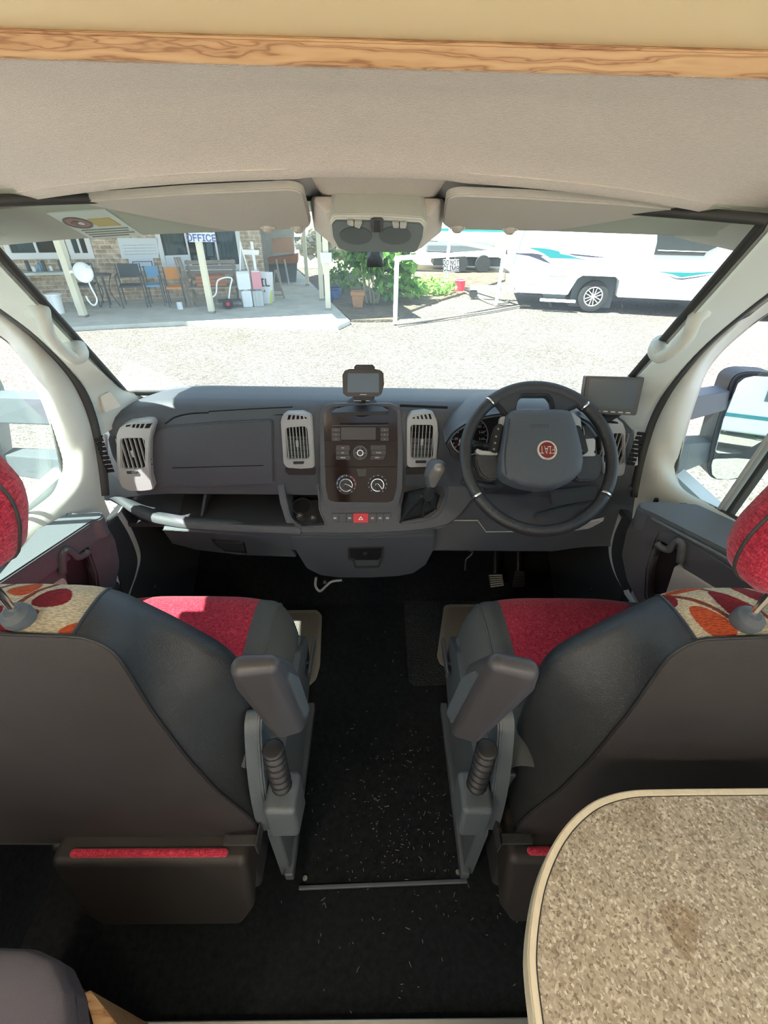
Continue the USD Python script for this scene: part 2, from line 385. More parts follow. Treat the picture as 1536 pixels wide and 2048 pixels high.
setting('floor', join(box((0, .62, -.03), (1.64, 1.96, .06)), box((0, -2.2, -.03), (2.1, 3.7, .06))), 'carpet', 'black carpeted cab floor between and below the seats', 'floor')

# headliner: profile (y, z) from the wood trim to the windscreen's top edge, curving down at the sides
LT = .02
prof = spline([(.597, 1.5475), (.62, 1.542), (.645, 1.536), (.68, 1.522), (.73, 1.497), (.765, 1.473)], 34)
prof = np.vstack([prof, spline([(.775, 1.4665), (.780, 1.478), (.79, 1.490), (.84, 1.492), (.90, 1.486), (.96, 1.478), (.99, 1.446)], 24)])
xs = np.unique(np.r_[np.linspace(-.98, .98, 61), np.linspace(-.14, .14, 41)])
def liner(x, y, z):
    w = min(1, max(0, (y - .6) / .175)); w = w * w * (3 - 2 * w)
    if y > .77: z = z + (float(np.interp(y, [.765, .77, .90, .95, .99], [1.473, 1.470, 1.446, 1.434, 1.432])) - z) * (1 / (1 + math.exp((abs(x) - .105) / .006)) + 1 / (1 + math.exp(((.74 if x < 0 else .585) - abs(x)) / .01)))
    return (x, y + w * .26 * min(abs(x), .56) ** 2, z - w * .118 * x * x)
setting('ceiling', shell([[liner(x, y, z) for x in xs] for y, z in prof], LT), 'headliner', 'taupe fabric headliner over the cab with a soft crosswise ridge', 'headliner', 35)
LINER_Z = lambda y: float(np.interp(y, prof[:, 0], prof[:, 1]))

# wood-look trim and the cream locker front above it
tp = plane((0, .59, 1.56), (0, -.93, -.36))
trim = slab3([(-.95, .59, 1.547), (.95, .59, 1.547), (.95, .587, 1.5665), (-.95, .587, 1.5665)], tp, -.02, .006, .004)
setting('trim_1', trim, 'wood', 'wood-grain edging strip across the cab opening below the cream locker', 'trim')
pr = spline([(.60, 1.5645), (.572, 1.571), (.53, 1.594), (.47, 1.625), (.36, 1.655), (.2, 1.675), (-.1, 1.69)], 24)
setting('trim_2', shell([[(x, y, z) for x in np.linspace(-1.05, 1.05, 9)] for y, z in pr], -.02), 'locker_cream', 'cream overhead locker underside above the wood strip', 'locker', True)

# windscreen: bowed glass between the lower and the upper edge
def ws(u, v):
    """u -1..1 across, v 0 bottom .. 1 top."""
    hb, ht = .745, .607; o = np.array([-.0175, 0, 0])
    b = np.array([u * hb, 1.62 - .29 * u * u, .86 + .09 * u * u]); t = np.array([u * ht, .985 - .17 * u * u, 1.437 - .017 * u * u])
    p = b + (t - b) * v; bow = .03 * 4 * v * (1 - v)
    return p + o + np.array([0, bow * .7, bow * .7]) * (1 - u * u)
G = np.array([[ws(u, v) for u in np.linspace(-1, 1, 41)] for v in np.linspace(-.06, 1.05, 21)])
setting('window_1', grid(G), 'windscreen_glass', 'wide curved windscreen with a dusty film', 'windscreen', True)
edge = [ws(u, -.02) for u in np.linspace(-1, 1, 41)]; rim = edge + [ws(1, v) for v in np.linspace(.02, 1, 20)] + [ws(u, 1.02) for u in np.linspace(1, -1, 41)] + [ws(-1, v) for v in np.linspace(1, .02, 20)]
setting('trim_3', tube(rim, .0085, 8, closed=True), 'seal', 'black rubber gasket round the windscreen', 'windscreen seal', True)

# A-pillars: strips between the windscreen gasket and the door seal
SEAL_L = [(-260, 430), (-120, 520), (0, 607), (60, 652), (100, 690), (140, 735), (165, 775), (185, 825), (198, 880), (206, 940), (212, 1010), (216, 1050)]
SEAL_R = [(1790, 400), (1650, 490), (1536, 575), (1470, 628), (1420, 672), (1375, 720), (1335, 775), (1305, 835), (1288, 890), (1275, 950), (1266, 1010), (1262, 1050)]
def seal_pts(side):
    s = SEAL_L if side < 0 else SEAL_R
    X = np.interp([p[1] for p in s], [430, 610, 1050], [.785, .785, .80])
    return spline([at(a, b, x=side * x) for (a, b), x in zip(s, X)], 60)
SP = {-1: seal_pts(-1), 1: seal_pts(1)}
for side, nm, lab in ((-1, 'trim_4', 'pale left windscreen pillar trim with a small triangular tweeter grille'), (1, 'trim_5', 'pale right windscreen pillar trim beside the driver')):
    sp = SP[side][::2]; inner = resample_open([ws(side * 1.006, v) for v in np.linspace(1.10, .02, 20)] + [ws(side * .97, -.06), ws(side * .95, -.14)], 30)
    outer = resample_open([q for q in SP[side] if q[2] > .872], 30)
    P = []
    for k in range(30):
        a, b = inner[k], outer[k]; m = (a + b) / 2 + np.array([-side * .006, -.008, .006])
        t = np.linspace(0, 1, 12)[:, None]; P.append((1 - t) ** 2 * a + 2 * t * (1 - t) * m + t * t * b)
    PIL = np.array(P)
    p = thing(nm, lab, 'pillar trim', kind='structure')
    obj('pillar_cover', shell(PIL, -.012 * side), 'cream_plastic', p, True)
    if side < 0:
        pl = plane(at(222, 795, x=-.75), (.72, -.66, .2))
        obj('tweeter_grille', slab([(199, 793), (219, 783), (242, 812), (209, 826)], pl, -.01, .006, .003, .004), 'visor_vinyl', p)

# black door seals
for side, nm, lab in ((-1, 'trim_6', 'black rubber door seal curving down the left door opening'), (1, 'trim_7', 'black rubber door seal curving down the right door opening')):
    setting(nm, tube(np.array([q for q in SP[side] if q[2] > .70]) + (side * .004, 0, 0), .015, 12), 'seal', lab, 'door seal', True)

# painted jambs below the seals and the kick panels inside the footwells
JL = [(214, 1040), (240, 1082), (257, 1128), (252, 1165), (236, 1210), (222, 1260)]
JR = [(1262, 1045), (1246, 1080), (1240, 1120), (1250, 1165), (1275, 1215), (1300, 1255)]
for side, J, nm, lab in ((-1, JL, 'wall_left', 'grey painted door jamb and dark kick panel at the left footwell'), (1, JR, 'wall_right', 'grey painted door jamb and dark kick panel at the right footwell')):
    w = thing(nm, lab, 'jamb', kind='structure')
    c = spline([at(a, b, x=side * .80) for a, b in J], 30)
    P = [[q, q + np.array([-side * .012, .035, 0]), q + np.array([-side * .008, .07, 0])] for q in c]
    obj('jamb_flange', shell(np.array(P), .006 * side), 'paint_grey', w, True)
    obj('kick_panel', slab3([(side * .79, 1.02, -.02), (side * .79, 1.62, -.02), (side * .79, 1.62, .64), (side * .79, 1.05, .64), (side * .79, 1.0, .4)], plane((side * .79, 1.3, .3), (-side, 0, 0)), -.02, .006, .004, .02), 'charcoal_dark', w)
    obj('screw', lathe([(0, 0), (.006, 0), (.006, .002), (0, .004)], (side * .782, 1.16, .30), 12, (-side, 0, 0)), 'steel', w)
    # body side behind the door
    obj('body_side', join(box((side * .93, .12, -.1), (.05, .95, .6)), box((side * .90, .2, .2), (.02, .9, .5))), 'carpet', w)
setting('wall_front', join(box((0, 1.68, .37), (1.7, .04, .85)), slab3([(-.82, 1.36, -.01), (.82, 1.36, -.01), (.82, 1.68, .22), (-.82, 1.68, .22)], plane((0, 1.5, .1), (0, -.55, .83)), -.03, 0)), 'carpet', 'dark sloping toeboard under the dashboard', 'bulkhead')

# the living area behind the camera: it closes the room, lit by its windows, roof hatch and the open entrance door
setting('wall_back', box((0, -3.9, .7), (2.1, .05, 2.2)), 'living_white', 'white rear wall of the living area', 'wall')
zt = 1.72
roof = Polygon([(-1.1, -3.9), (1.1, -3.9), (1.1, -.09), (-1.1, -.09)]).difference(Polygon([(-.65, -2.4), (.6, -2.4), (.6, -1.0), (-.65, -1.0)])).difference(Polygon([(-.3, -3.2), (.3, -3.2), (.3, -2.5), (-.3, -2.5)]))
m = ext2(roof, 0, .05); m.vertices += (0, 0, zt - .03)
setting('trim_8', m, 'living_white', 'white living area ceiling with a roof hatch opening', 'ceiling')
for side, nm, holes, lab in ((-1, 'trim_9', [(-2.4, -.9, .75, 1.45)], 'white left living area wall with a window opening'), (1, 'trim_10', [(-1.1, -.15, .62, 1.45), (-2.9, -2.2, -.0, 1.6)], 'white right living area wall with a window and the open entrance')):
    poly = Polygon([(-3.9, -.1), (-.03, -.1), (-.03, 1.75), (-3.9, 1.75)])
    for a, b, c0, c1 in holes: poly = poly.difference(Polygon([(a, c0), (b, c0), (b, c1), (a, c1)]))
    pl = plane((side * 1.03, 0, 0), (-side, 0, 0)); m = ext2(poly, -.02, .02); e1 = axes(pl)[0]
    v = m.vertices.copy(); v[:, 0] *= np.sign(e1[1])
    setting(nm, trimesh.Trimesh(lift(v, pl), m.faces if e1[1] > 0 else m.faces[:, ::-1], process=False), 'living_white', lab, 'wall')
    setting('trim_11' if side < 0 else 'trim_12', box((side * .955, .155, .9), (.13, .42, 1.7)), 'living_white', ('left', 'right')[side > 0] + ' door post between the cab door and the living area', 'door post')

kc_ = thing('bounce_counter', 'added white counter behind the camera that bounces sunlight into the cab', 'kitchen counter', (.72, -1.3, 0))  # unseen white surface added to bounce hatch sunlight forward into the cab
obj('cabinet', box((.74, -1.35, .44), (.52, 1.5, .84)), 'living_white', kc_); obj('worktop', rbox((.72, -1.35, .88), (.58, 1.56, .04), .008), 'white_wall', kc_); obj('cooktop', rbox((.72, -1.8, .905), (.40, .42, .02), .006), 'black_gloss', kc_)
lb_ = thing('lounge_bench', 'pale upholstered bench in the living area behind the camera', 'bench', (-.65, -1.8, 0)); obj('bench_box', box((-.68, -1.9, .20), (.64, 2.2, .38)), 'locker_cream', lb_); obj('cushion', rbox((-.68, -1.9, .46), (.66, 2.2, .14), .04), 'headliner', lb_)
graph('lamp_glow', {'e': ('emission', {'color': (1.0, .80, .58), 'strength': 95.0})}, [], surface='e.emission')
for k, (x, y) in enumerate(((-.75, -.75), (.80, -.75), (-.75, -2.7), (.80, -2.7))):
    t = thing('ceiling_lamp', 'warm round ceiling lamp of the living area, ' + ('front left', 'front right', 'rear left', 'rear right')[k], 'lamp', (x, y, zt - .04))
    obj('lamp_rim', lathe([(.10, 0), (.115, 0), (.115, -.022), (.10, -.022)], (x, y, zt - .03), 24), 'chrome', t); obj('diffuser', lathe([(0, -.02), (.10, -.02), (.10, -.012), (0, -.012)], (x, y, zt - .03), 24), 'lamp_glow', t)
# ---------------------------------------------------------------- the cab doors
def door(side, name, lab, WIN, LEDGE, PANEL):
    d = thing(name, lab, 'door', kind='structure')
    sx = side
    win = spline([at(a, b, x=sx * .865) for a, b in WIN], 60)
    sp = resample_open(SP[side], 60)
    # map frame: from the seal to the window opening
    lo = at(*PANEL['belt'], x=sx * .80)
    outer = resample_open([q for q in sp if q[2] > .60], 60)
    P = []
    for k in range(60):
        a, b = outer[k] + np.array([sx * .012, -.002, 0]), win[k]
        row = []
        for t in np.linspace(0, 1, 12):
            q = a + (b - a) * t; bx = sx * (.808 + (.865 - .808) * (t ** 2.2)); row.append((bx, q[1], q[2]))
        P.append(row)
    obj('window_frame', shell(np.array(P), -.008 * sx), 'cream_plastic', d, True)
    obj('window_gasket', tube(win - (sx * .004, 0, 0), .009, 8), 'seal', d, True)
    yz = [(q[1], q[2]) for q in win]
    g = [(sx * .872, y, z) for y, z in [(1.25, .72), (-.02, .80), (-.02, 1.50), (.80, 1.50)]]
    obj('glass', slab3(g, plane((sx * .872, .5, 1), (-sx, 0, 0)), -.004, 0), 'side_glass', d)
    # ledge (window sill) and inner card
    obj('sill_top', slab(LEDGE, plane(at(*LEDGE[1], x=sx * .80), (-sx * .10, -.06, 1)), -.05, .012, .008, .018), 'charcoal_blue', d)
    return d, win

DL, WINL = door(-1, 'door_1', 'left cab door with cream window frame and charcoal inner card',
    [(-230, 525), (-120, 590), (0, 668), (35, 698), (62, 738), (84, 790), (100, 835), (114, 885), (124, 935), (123, 962), (112, 988), (90, 1008), (40, 1044), (-20, 1085), (-160, 1180)],
    [(-160, 1195), (130, 1036), (205, 1028), (214, 1042), (186, 1050), (0, 1175), (-160, 1285)], {'belt': (200, 1035)})
DR, WINR = door(1, 'door_2', 'right cab door beside the driver with cream window frame and charcoal inner card',
    [(1760, 480), (1650, 545), (1536, 622), (1490, 655), (1440, 700), (1408, 742), (1390, 790), (1372, 850), (1357, 915), (1350, 950), (1356, 975), (1378, 994), (1424, 1016), (1500, 1052), (1680, 1150)],
    [(1690, 1150), (1390, 1014), (1278, 1008), (1270, 1022), (1300, 1034), (1450, 1110), (1690, 1250)], {'belt': (1270, 1030)})

def card(d, side, OUT, PITS, GRAB, INSERT, GROOVE, LED):
    lp = plane(at(*LED[1], x=side * .80), (-side * .10, -.06, 1)); A_, B_ = at(*GROOVE[0], pl=lp), at(*GROOVE[-1], pl=lp); n_ = np.cross(B_ - A_, (0, 0, 1.0)); n_ *= np.sign(-side * n_[0]); pl = plane(A_, n_ + (0, 0, -.03))
    o = slab(OUT, pl, -.05, 0, .012, .02, PITS); obj('inner_card', o, 'charcoal', d)
    for p in PITS: obj('pocket_recess', slab(p, pl, -.055, -.03), 'black', d)
    g = [at(a, b, pl=pl) for a, b in GRAB]; obj('pull_handle', tube(spline(g, 20) + pl[1] * .006, .009, 10), 'charcoal', d, True)
    obj('fabric_insert', slab(INSERT, pl, -.01, .005, .003, .01), 'insert_grey', d)
    obj('armrest_edge', tube(spline([at(a, b, pl=pl) for a, b in GROOVE], 24), .004, 8), 'charcoal_blue', d, True)

card(DL, -1, [(-60, 1205), (0, 1168), (186, 1044), (214, 1046), (234, 1080), (243, 1125), (236, 1165), (222, 1215), (195, 1285), (-60, 1330)],
     [[(124, 1098), (150, 1084), (170, 1094), (176, 1104), (192, 1150), (198, 1210), (150, 1212), (135, 1150), (122, 1140)]],
     [(122, 1144), (121, 1112), (127, 1098), (140, 1103), (152, 1113), (168, 1105), (173, 1097)], [(126, 1153), (80, 1188), (50, 1215), (155, 1230), (140, 1180)],
     [(0, 1170), (60, 1131), (120, 1092), (186, 1048)], [0, (130, 1036)])
card(DR, 1, [(1620, 1240), (1536, 1180), (1300, 1030), (1270, 1022), (1250, 1062), (1240, 1110), (1250, 1160), (1278, 1215), (1320, 1285), (1620, 1330)],
     [[(1314, 1082), (1325, 1062), (1360, 1080), (1365, 1125), (1340, 1165), (1330, 1210), (1292, 1205), (1296, 1140)]],
     [(1316, 1083), (1325, 1092), (1342, 1097), (1352, 1082), (1363, 1080), (1367, 1090), (1364, 1122)], [(1352, 1128), (1392, 1152), (1470, 1200), (1500, 1240), (1345, 1240), (1330, 1195)],
     [(1536, 1172), (1450, 1116), (1380, 1078), (1302, 1036)], [0, (1390, 1014)])
pl = plane(at(145, 1046, x=-.80), (.10, -.06, 1))
obj('switch_plate', slab([(118, 1050), (145, 1034), (185, 1040), (160, 1053)], pl, .008, .0155, .002, .006), 'charcoal_blue', DL); obj('window_switch', slab([(125, 1044), (136, 1036), (154, 1040), (146, 1048)], pl, .013, .020, .003, .003), 'black', DL)
pl = plane(at(1350, 1022, x=.80), (-.10, -.06, 1))
obj('switch_plate', slab([(1312, 1020), (1360, 1014), (1392, 1028), (1340, 1032)], pl, .008, .0155, .002, .006), 'charcoal_blue', DR)
for q in ([(1332, 1020), (1350, 1018), (1358, 1024), (1340, 1027)], [(1354, 1017), (1368, 1017), (1377, 1023), (1362, 1024)]): obj('window_switch', slab(q, pl, .013, .020, .003, .002), 'black', DR)
obj('lock_button', lathe([(0, 0), (.006, 0), (.006, .018), (.004, .022), (0, .022)], at(1307, 1012, x=.80) + (0, 0, .005), 14), 'black', DR)
# divider bar of the quarter light on the right door
a, b = at(1560, 850, x=.868), at(1437, 1030, x=.868); a2, b2 = a * (-1, 1, 1), b * (-1, 1, 1)
obj('divider_bar', bar(a2, b2, .012, .022, (1, 0, 0), .003), 'insert_grey', DL); obj('divider_seal', bar(a2 + (0, -.026, 0), b2 + (0, -.026, 0), .012, .02, (1, 0, 0), .003), 'seal', DL)
obj('divider_bar', bar(a, b, .012, .022, (1, 0, 0), .003), 'insert_grey', DR); obj('divider_seal', bar(a + (0, -.026, 0), b + (0, -.026, 0), .012, .02, (1, 0, 0), .003), 'seal', DR)
# ================================================================ the dashboard
dash = thing('dashboard', 'charcoal dashboard with silver air vents and a gloss black centre stack', 'dashboard', (0, 1.3, .42))
BASE = [(1.66, .80), (1.60, .875), (1.45, .925), (1.34, .944), (1.29, .946), (1.262, .938), (1.245, .922), (1.232, .885), (1.222, .83), (1.214, .76), (1.21, .70), (1.212, .66), (1.222, .652), (1.42, .652), (1.66, .66)]
def dash_ring(x):
    e = max(0, abs(x + .015) - .60); k = e / .23
    dz = -.085 * k ** 2.0; dy = -.045 * k ** 2.2; out = []
    for y, z in BASE:
        top = (z - .65) / .30
        out.append((x, y + dy * (1 if y < 1.4 else .3), z + dz * top))
    return out
R = [dash_ring(x) for x in np.r_[-.845, np.linspace(-.835, .815, 56), .825]]
for k in (0, -1):
    r = np.array(R[k]); c = r.mean(0); R[k] = list(c + (r - c) * .97)
obj('upper_body', loft(R), 'charcoal', dash, 35)

FP = plane((0, 1.222, .80), (0, -.985, .10))          # the face of the upper dash
def fp(h): return (FP[0] + FP[1] * h, FP[1])
# passenger airbag panel with its seams
obj('airbag_panel', slab([(306, 872), (318, 858), (340, 851), (440, 843), (546, 838), (549, 966), (430, 971), (316, 973), (303, 930)], FP, -.012, .010, .007, .012), 'charcoal', dash)
obj('panel_groove', slab([(345, 935), (527, 930), (527, 931.6), (345, 936.6)], fp(.010), -.002, .0006), 'void_black', dash)
obj('embossed_mark', text_on('AIRBAG', at(329, 934.5, pl=fp(.010)), FP, .006, .0008), 'charcoal_blue', dash)
obj('lid_seam', tube(spline([at(a, b, z=.944) + (0, 0, -.002) for a, b in [(330, 846), (350, 833), (380, 826), (417, 824)]], 20), .0022, 6), 'void_black', dash)
obj('lid_seam', tube(spline([at(332, 847, y=1.245), at(450, 836, y=1.245), at(566, 829, y=1.245)], 16), .0022, 6), 'void_black', dash)
obj('lid_seam', tube(spline([at(417, 823, z=.944), at(500, 818, z=.945), at(585, 814, z=.945)], 12), .0016, 6), 'void_black', dash)

def vent(px, name_label, slat_n, hole, knob, wheel, top_slots, back=-.03, face='silver', h=.016, skirt=None, ang=(0, -.985, .10), FP=FP):
    """A silver air vent: bezel > slats, slider; px outline in the picture's pixels on the dash face."""
    c0 = at(*np.mean(hole, axis=0), pl=FP); pl = plane(c0, ang)
    bz = obj('vent_bezel', slab(px, pl, back, h, .006, .012, [hole]), face, dash, label=name_label)
    obj('vent_well', slab(hole, pl, back - .002, .0008), 'void_black', bz)
    q = [at(a, b, pl=pl) for a, b in hole]; f2 = flat(q, pl); lo, hi = f2.min(0), f2.max(0)
    for k in range(slat_n):
        u = lo[0] + (hi[0] - lo[0]) * (k + .5) / slat_n
        obj('vent_slat', trimesh.Trimesh(lift(box((u, (lo[1] + hi[1]) / 2, .007), (.0018, (hi[1] - lo[1]) * .97, .011)).vertices, pl), box((0, 0, 0), (1, 1, 1)).faces, process=False), 'insert_grey', bz)
    for k in range(6):
        w = lo[1] + (hi[1] - lo[1]) * (k + .5) / 6
        obj('vent_louvre', trimesh.Trimesh(lift(box(((lo[0] + hi[0]) / 2, w, .003), ((hi[0] - lo[0]) * .98, .0016, .003)).vertices, pl), box((0, 0, 0), (1, 1, 1)).faces, process=False), 'black', bz)
    if knob: obj('vent_slider', rbox(at(*knob, pl=pl) + pl[1] * .008, (.009, .008, .022), .003), 'silver', bz)
    if wheel: obj('thumb_wheel', slab(wheel, pl, h - .006, h + .003, .002, .002), 'charcoal_dark', bz)
    for s in top_slots: obj('demister_slot', slab(s, pl, h - .012, h + .0012), 'void_black', bz)
    if skirt: obj('vent_skirt', slab(skirt, pl, back, h - .002, .006, .008), 'charcoal_dark' if face == 'silver2' else 'silver', bz)
    return bz

Z4 = zm(180, 760, 500, 1536)
slots = lambda L: [Z4(*s) for s in L]
vent(Z4((172, 330), (190, 285), (240, 258), (340, 244), (425, 243), (395, 290), (380, 360), (376, 480), (382, 580), (404, 664), (330, 672), (250, 670), (205, 648), (186, 600), (174, 500)), 'silver vent surround by the left door', 7,
     Z4((204, 350), (345, 347), (345, 532), (208, 537)), Z4((268, 447))[0], Z4((236, 546), (311, 546), (300, 562), (240, 562)),
     slots([[(234, 268), (262, 262), (258, 272), (232, 277)], [(276, 262), (292, 259), (286, 280), (270, 280)], [(300, 261), (318, 258), (310, 282), (294, 283)], [(328, 259), (348, 257), (336, 284), (318, 284)], [(360, 258), (392, 256), (376, 284), (346, 284)]]), FP=plane((-.72, 1.192, .8), (.12, -.985, .10)), ang=(.12, -.985, .10))
vent(Z4((1176, 250), (1184, 215), (1210, 197), (1310, 195), (1365, 215), (1372, 280), (1385, 530), (1300, 536), (1215, 530), (1192, 500)), 'silver vent surround left of the centre stack', 7,
     Z4((1210, 285), (1335, 276), (1352, 474), (1216, 478)), Z4((1276, 385))[0], Z4((1252, 488), (1322, 486), (1318, 502), (1256, 504)),
     slots([[(1226, 205), (1242, 205), (1234, 232), (1218, 233)], [(1252, 206), (1266, 206), (1262, 230), (1246, 231)], [(1276, 207), (1290, 208), (1290, 229), (1274, 230)], [(1300, 209), (1312, 212), (1316, 227), (1300, 229)], [(1322, 215), (1332, 218), (1340, 225), (1326, 227)]]))
obj('vent_plinth', slab(Z4((1200, 532), (1385, 530), (1388, 578), (1225, 578), (1205, 560)), FP, -.03, .010, .004, .006), 'plastic_brown', dash)
Z5 = zm(540, 700, 400, 1536)
vent(Z5((1050, 560), (1056, 510), (1090, 478), (1190, 470), (1255, 480), (1280, 540), (1290, 640), (1275, 830), (1240, 885), (1050, 890)), 'silver vent surround right of the centre stack', 7,
     Z5((1078, 566), (1250, 566), (1250, 818), (1078, 818)), Z5((1166, 700))[0], Z5((1114, 832), (1196, 832), (1196, 852), (1114, 852)),
     slots([]) + [Z5(*s) for s in [[(1090, 508), (1108, 500), (1108, 513), (1092, 513)], [(1124, 498), (1136, 493), (1142, 515), (1130, 516)], [(1152, 489), (1164, 486), (1174, 516), (1160, 517)], [(1180, 484), (1194, 482), (1206, 516), (1192, 517)], [(1212, 480), (1228, 480), (1238, 516), (1222, 517)]]])
obj('vent_plinth', slab(Z5((1040, 892), (1240, 888), (1225, 945), (1040, 950)), FP, -.03, .010, .004, .006), 'plastic_brown', dash)
Z6 = zm(860, 730, 470, 1536)
vent(Z6((1118, 345), (1150, 338), (1210, 345), (1252, 372), (1268, 420), (1270, 640), (1258, 712), (1196, 718), (1120, 700), (1110, 500)), 'silver vent surround by the right door', 7,
     Z6((1130, 440), (1245, 437), (1248, 632), (1130, 634)), None, None, [Z6((1112, 352), (1150, 346), (1215, 362), (1218, 372), (1120, 366))], FP=plane((.72, 1.192, .8), (-.12, -.985, .10)), ang=(-.12, -.985, .10))
# side window demisters at the dash ends
for q, n in ((Z4((52, 350), (74, 346), (84, 566), (64, 570)), 8), (Z6((1356, 430), (1386, 428), (1380, 655), (1350, 655)), 8)):
    s = -1 if q[0][0] < 768 else 1; q = [(a - 7 * s, b) for a, b in q]
    pl = plane(at(*np.mean(q, axis=0), y=1.160 if s < 0 else 1.160), (-s * .25, -.96, .05))
    g = obj('demister_frame', slab(q, pl, -.02, .004, .002, .004), 'silver', dash)
    f2 = flat([at(a, b, pl=pl) for a, b in q], pl); lo, hi = f2.min(0), f2.max(0)
    for k in range(n):
        v = lo[1] + (hi[1] - lo[1]) * (k + .5) / n; c = ((lo[0] + hi[0]) / 2 - s * .001, v, .0055)
        b_ = box(c, ((hi[0] - lo[0]) * .55, (hi[1] - lo[1]) / n * .68, .003)); obj('demister_cell', trimesh.Trimesh(lift(b_.vertices, pl), b_.faces, process=False), 'void_black', g)

# open tray under the airbag panel
tray_out = [(252, 972), (548, 968), (568, 1046), (470, 1041), (400, 1033), (340, 1022), (295, 1006), (265, 988)]
obj('tray_back', box((-.52, 1.40, .63), (.56, .012, .14)), 'charcoal_dark', dash)
obj('tray_floor', slab3([(-.80, 1.15, .60), (-.26, 1.15, .572), (-.26, 1.41, .58), (-.80, 1.41, .60)], plane((-.5, 1.3, .58), (0, .02, 1)), -.01, .004), 'charcoal_dark', dash)
obj('tray_end', hull([(-.79, 1.20, .61), (-.79, 1.4, .61), (-.79, 1.40, .68), (-.76, 1.22, .66), (-.74, 1.40, .6)], .008), 'charcoal', dash)
dv = at(409, 1000, y=1.22)
obj('tray_divider', hull([at(413, 978, y=1.235), at(404, 1031, y=1.19), (dv[0] - .03, 1.39, .66), (dv[0] - .03, 1.39, .585)], .005), 'charcoal_dark', dash)

# lower body: rounded lip and the panel below it, left of the centre console
ST = [(-.835, .695, .62, .03), (-.81, .675, .60, .03), (-.76, .642, .575, .012), (-.70, .618, .552, 0), (-.62, .602, .528, -.004), (-.52, .594, .502, -.006), (-.40, .588, .478, -.006), (-.24, .582, .452, -.006)]
R = []
for x in np.linspace(-.835, -.24, 30):
    zt_, zb, dy = [np.interp(x, [s[0] for s in ST], [s[k] for s in ST]) for k in (1, 2, 3)]
    R.append([(x, y + dy, z) for y, z in [(1.36, zt_ - .03), (1.20, zt_ - .02), (1.178, zt_ - .004), (1.160, zt_ - .002), (1.148, zt_ - .010), (1.143, zt_ - .022), (1.147, zt_ - .035), (1.16, zb + .03), (1.175, zb + .008), (1.195, zb), (1.36, zb + .02)]])
obj('lower_body', loft(R), 'charcoal', dash, 35)
LP = plane(at(460, 1080, y=1.158), (0, -.93, -.36))
lid = [(325, 1057), (440, 1064), (568, 1073), (580, 1092), (594, 1112), (480, 1108), (395, 1098), (345, 1085)]
gl = obj('glovebox_lid', slab(lid, LP, -.01, .0045, .003, .006, [[(421, 1076), (488, 1081), (495, 1108), (450, 1104), (432, 1092)]]), 'charcoal', dash)
obj('glovebox_seam', tube([at(a, b, pl=LP) + LP[1] * .003 for a, b in [(326, 1058.5), (440, 1066), (566, 1074), (580, 1094)]], .0018, 6), 'charcoal_blue', gl)
obj('latch_recess', slab([(421, 1076), (488, 1081), (495, 1108), (450, 1104), (432, 1092)], LP, -.012, -.002), 'black', gl)
obj('latch_handle', slab([(428, 1080), (486, 1084), (490, 1100), (452, 1098), (440, 1092)], LP, -.008, .006, .004, .004), 'charcoal_dark', gl)

# ---------------------------------------------------------------- centre console
SPn = (0, -.955, .295)
SK = plane((-.047, 1.222, .80), SPn)                   # the radio's face
Z5b = zm(620, 900, 320, 1536)
con = [at(a, b, y=yy) for a, b, yy in ((552, 955, 1.20), (640, 952, 1.20), (800, 955, 1.20), (905, 955, 1.20), (948, 968, 1.22), (940, 1000, 1.21), (915, 1030, 1.19), (880, 1052, 1.17), (740, 1064, 1.165), (590, 1066, 1.165), (570, 1040, 1.18), (558, 1000, 1.19))]
R = []
for t in np.linspace(0, 1, 2): R.append([c + np.array([0, .22 * (1 - t), 0]) for c in con])
CP = plane(at(735, 1020, y=1.182), (0, -.90, .43))     # the console's sloping face
cons = obj('console_body', slab([(552, 953), (908, 950), (950, 966), (943, 1000), (918, 1033), (884, 1056), (800, 1066), (740, 1068), (592, 1070), (574, 1050), (560, 1005)], CP, -.10, .006, .006, .01, [[(566, 962), (630, 960), (640, 1020), (650, 1046), (646, 1050), (604, 1052), (582, 1035)]]), 'charcoal', dash)
# stack frame, black glossy fascia
stack = obj('stack_frame', slab([(640, 830), (646, 812), (668, 806), (780, 806), (800, 814), (803, 840), (806, 900), (804, 975), (796, 1006), (780, 1012), (670, 1012), (650, 1004), (642, 960)], SK, -.08, .020, .005, .012), 'charcoal', dash)
FX = [(649, 846), (650, 822), (668, 812), (780, 812), (793, 822), (794, 846), (795, 900), (793, 970), (786, 998), (774, 1001), (672, 1000), (658, 996), (653, 970)]
obj('gloss_fascia', slab(FX, SK, .010, .0225, .002, .010), 'black_gloss', stack)
S2 = (SK[0] + SK[1] * .0225, SK[1])
Zr = zm(600, 760, 260, 1536)
obj('disc_slot', slab(Zr((470, 506), (1045, 506), (1045, 527), (470, 527)), S2, -.002, .0008), 'void_black', stack)
obj('disc_slot_lip', slab(Zr((380, 534), (1045, 528), (1045, 536), (380, 542)), S2, -.002, .0016), 'bezel', stack)
obj('radio_display', slab(Zr((485, 560), (895, 560), (895, 706), (485, 706)), S2, -.002, .0006, 0, .002), 'bezel', stack)
for c in (425, 1000):
    for r, s in ((590, '1'), (645, '2'), (697, '3')):
        obj('preset_button', slab(Zr((c - 48, r - 24), (c + 48, r - 24), (c + 48, r + 22), (c - 48, r + 22)), S2, -.002, .0018, .0008, .001), 'bezel', stack)
        obj('button_numeral', text_on(s if c < 700 else str(int(s) + 3), at(*Zr((c, r))[0], pl=S2), S2, .0038, .0004, h0=.0018), 'insert_grey', stack)
